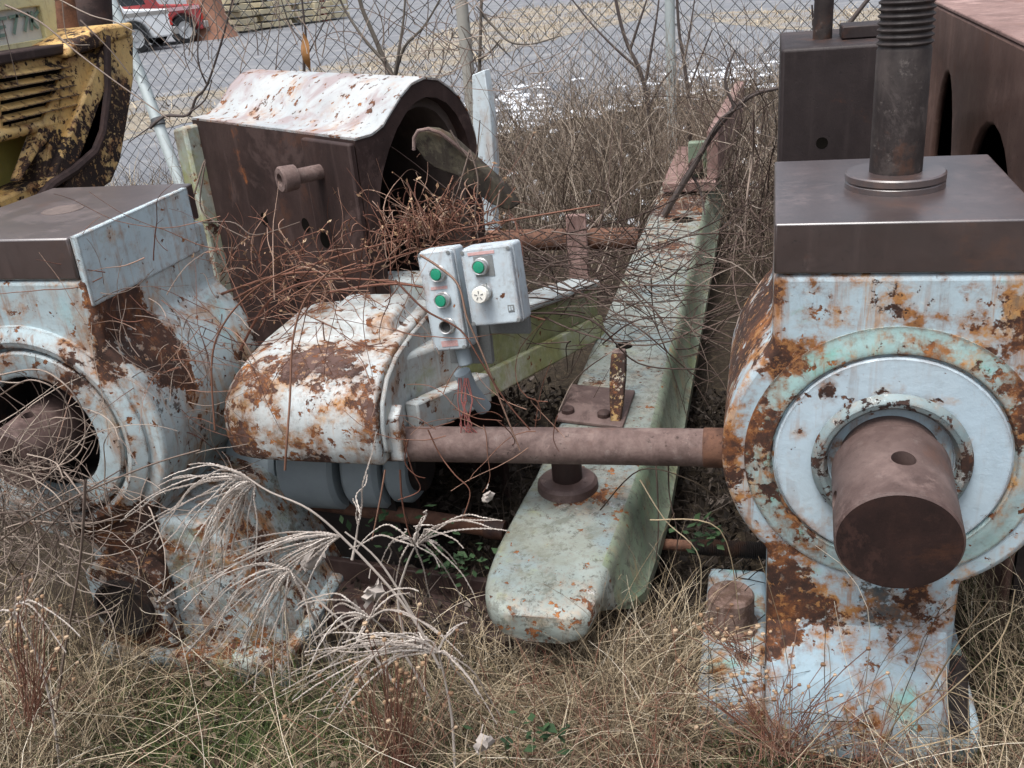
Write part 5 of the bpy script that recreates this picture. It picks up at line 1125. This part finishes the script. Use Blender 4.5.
V = []; Fq = []
for i in range(2600):
    x = RNG.uniform(-2.0, 1.1); y = RNG.uniform(1.0, 1.85); c = np.array([x, y, RNG.uniform(.0, .10)]); u = rnd3(); u /= np.linalg.norm(u); v = np.cross(u, rnd3()); v /= np.linalg.norm(v); z_ = RNG.uniform(.005, .018); w2 = np.cross(u, v)*z_*RNG.uniform(.1, .5)
    k = len(V); V += [c-u*z_, c+v*z_*.5+w2, c+u*z_, c-v*z_*.5+w2]; Fq.append((k, k+1, k+2, k+3))
M['brownleaf'] = plantmat('dead broad leaves', [(.0, (.05,.03,.02)), (.5, (.15,.10,.065)), (.85, (.30,.23,.17)), (1, (.42,.37,.31))])
tag(fast_mesh('dead_leaves', V, Fq, M['brownleaf'], smooth=False), 'small curled dead leaves among the foreground grass', kind='stuff')
# ------------------------------------------------------------------ bleached plume weeds
def spike(mb, P, r=.0024):
    P = smooth(P, 6); L = sum((P[i+1]-P[i]).length for i in range(len(P)-1)); n = max(8, int(L/.0042)); pts = []
    for i in range(n+1):
        t = i/n*(len(P)-1); k = min(int(t), len(P)-2); pts.append(P[k].lerp(P[k+1], t-k)+Vector((random.uniform(-.0006,.0006), 0, random.uniform(-.0006,.0006))))
    mb.tube(pts, [(r*1.25 if i % 2 else r*.55)*(1-.45*i/n) for i in range(n+1)], 5)
    for i in range(2, n, 2):
        p = pts[i]; d = Vector((random.gauss(0, 1), random.gauss(0, 1), random.gauss(0, 1))).normalized()*r*1.9*(1-.4*i/n)
        t = (pts[i+1]-pts[i]).normalized()*r*1.2
        mb.add([p-t*.5, p+t*.5, p+d+t], [(0, 1, 2)])
def plume(label, stalk, hub, ends, Y, extra=()):
    o = thing('plume_weed', aty(*stalk[0], Y), label, 'dried weed', 'bleached plume weeds')
    P = smooth([aty(x, y, Y+.02*math.sin(i)) for i, (x, y) in enumerate(stalk)], 5); mb = MB(); n = len(P)
    mb.tube(P, [.0034*(1-.5*i/n) for i in range(n)], 7); mb.build('stalk', M['plume'], o)
    h = aty(*hub, Y)
    more = [(ex+random.gauss(0, 9), ey+random.gauss(0, 9), lift*random.uniform(.6, 1.2)) for ex, ey, lift in ends if random.random() < .95] if len(ends) > 5 else []
    for ex, ey, lift in ends+more:
        dY = random.uniform(-.09, .09); ex += random.gauss(0, 5); ey += random.gauss(0, 5); lift *= random.uniform(.5, 1.3); e = aty(ex, ey, Y+dY); mid = h.lerp(e, .5)+Vector((random.gauss(0,.01), random.uniform(-.02, .02), lift))
        q = h.lerp(e, .22)+Vector((0, 0, lift*.75)); q2 = h.lerp(e, .8)+Vector((0,0,lift*.55))
        mb = MB(); spike(mb, [h, q, mid, q2, e]); mb.build('seed_spike', M['plume'], o, fix=False)
    return o
plume('bleached plume weed with a broad fan drooping left over the stand', [(432,650),(400,600),(350,545),(310,510),(270,492),(248,478)], (255,483),
      [(118,522,.05),(150,546,.06),(172,553,.06),(180,590,.07),(188,600,.07),(198,582,.06),(185,560,.05),(205,600,.06),(212,575,.05),(160,490,.03),(176,474,.02),(180,505,.04),(222,560,.04),(236,560,.03),(245,565,.02),(200,545,.05),(140,530,.05)], 1.60)
plume('bleached plume weed fanning left from beside the rusty cover', [(440,668),(410,610),(378,560),(345,532)], (340,536),
      [(150,588,.05),(168,601,.05),(186,648,.06),(200,627,.05),(215,640,.05),(240,660,.05),(260,640,.04),(210,590,.04),(255,608,.03),(275,560,.02),(230,565,.03),(300,590,.02)], 1.63)
plume('small upright plume weed with curled spikes before the dark hollow', [(405,640),(398,600),(405,570),(414,548)], (415,546),
      [(388,560,.05),(398,582,.06),(350,560,.05),(500,524,.04),(468,592,.07),(492,527,.05),(462,562,.05),(440,522,.02),(428,520,.02),(445,570,.03),(438,590,.03),(400,530,.02)], 1.66)
plume('low plume weed drooping left over the foreground grass', [(455,768),(452,720),(445,680),(438,650)], (438,652),
      [(285,688,.07),(298,704,.07),(318,712,.08),(330,712,.08),(342,705,.07),(300,660,.05),(360,640,.02),(410,625,.02),(380,690,.05),(460,625,.02),(480,690,.05),(500,720,.05),(345,650,.05),(310,640,.04)], 1.50)
plume('ragged plume weed drooping between the two stands before the flare', (
    (400,690),(360,640),(318,600),(292,572)), (290,570), [(205,640,.05),(225,660,.05),(245,678,.05),(262,690,.05),(285,690,.04),(190,610,.05),(215,600,.04),(330,660,.03),(345,690,.04),(250,600,.02)], 1.58)
plume('plume weed with short matted spikes behind the low drooping one', [(430,700),(405,655),(385,630),(372,618)], (370,618), [(300,640,.05),(312,668,.05),(330,690,.05),(345,660,.04),(290,610,.04),(420,600,.03),(440,640,.04),(360,680,.03)], 1.56)
plume('single tall bleached spike leaning on the white cover', [(352,560),(356,540),(358,525)], (358,525), [(372,438,.0),(366,470,.0),(350,500,.01)], 1.72)
plume('plume weed of a few spikes at the left picture edge', [(60,768),(50,700),(30,640),(10,610)], (14,612), [(70,660,.05),(55,690,.05),(30,690,.05),(90,640,.04),(-20,640,.03)], 1.40)
# curled dry leaves
for k, (x, y, Y, s, lb) in enumerate([(482,745,1.40,.026,'pale crumpled leaf lying in the foreground grass'), (371,594,1.60,.034,'pale withered leaf hanging on the plume stalk'), (310,558,1.62,.03,'pale shrivelled leaf on the fanned plume weed'), (487,497,1.95,.018,'pale curled leaf in the dark hollow beside the beam')]):
    p = aty(x, y, Y); o = thing('dry_leaf', p, lb, 'leaf', 'withered leaves')
    vs = []; fs = []; N_ = 7
    for i in range(N_):
        for j in range(5):
            u = (i/(N_-1)-.5)*2; v = (j/4-.5)*2; wv_ = (1-u*u)**.5*.55+.05
            vs.append(p+Vector((v*wv_*s*1.3+u*s*.5+random.gauss(0, s*.10), v*v*s*.4+random.gauss(0, s*.2), u*s*.9-abs(v)*s*.25+random.gauss(0, s*.10))))
    for i in range(N_-1):
        for j in range(4): fs.append((i*5+j, i*5+j+1, (i+1)*5+j+1, (i+1)*5+j))
    mb = MB(); mb.add(vs, fs); mb.build('blade', M['paleleaf'], o, fix=False)
    mb = MB(); mb.tube([p+Vector((0,.004,s*1.1)), p+Vector((.004,.01,s*1.7))], .0012, 5); mb.build('stalk', M['plume'], o)
# brown seed heads
HEADS = []
for i in range(3):
    hb = MB(); hb.sphere((0,0,0), .005, 7, (1, 1, .85), .18); me = bpy.data.meshes.new('seed_head'); me.from_pydata(hb.v, [], hb.f)
    hm = plain('seed head brown', [(.16,.09,.05), (.26,.165,.095), (.36,.26,.17)][i], .85, .3, 60); me.materials.append(hm); HEADS.append(me)
def seedweed(label, cxp, cyp, sx, sy, Y, n):
    o = thing('seed_head_weed', aty(cxp, cyp+sy*2, Y), label, 'dried weed', 'brown seed head weeds')
    mb = MB(); root = aty(cxp+8, cyp+sy*2.6, Y)
    for _ in range(n):
        p = aty(random.gauss(cxp, sx), random.gauss(cyp, sy), Y+random.uniform(-.06, .06)); mid = root.lerp(p, .6)+Vector((random.gauss(0,.015), 0, random.gauss(0,.01)))
        mb.tube(smooth([root+Vector((random.gauss(0,.02), random.gauss(0,.02), 0)), mid, p], 3), .0009, 4, cap=False)
        hd = bpy.data.objects.new('seed_head', random.choice(HEADS)); COL.objects.link(hd); hd.parent = o; hd.location = p-wloc(o); k_ = random.uniform(.6, 1.25); hd.scale = (k_, k_, k_)
    mb.build('stem', M['twigred'], o, fix=False)
seedweed('brown seed head weed with round heads in the foreground grass', 392, 690, 30, 34, 1.48, 90)
seedweed('sparse reddish seed weed growing against the right stand foot', 770, 690, 48, 24, 1.62, 60)
seedweed('tiny pale seed weed at the bolt of the right stand', 735, 628, 22, 12, 1.76, 26)
seedweed('brown seed weed in the lower left corner', 25, 640, 26, 30, 1.35, 40)
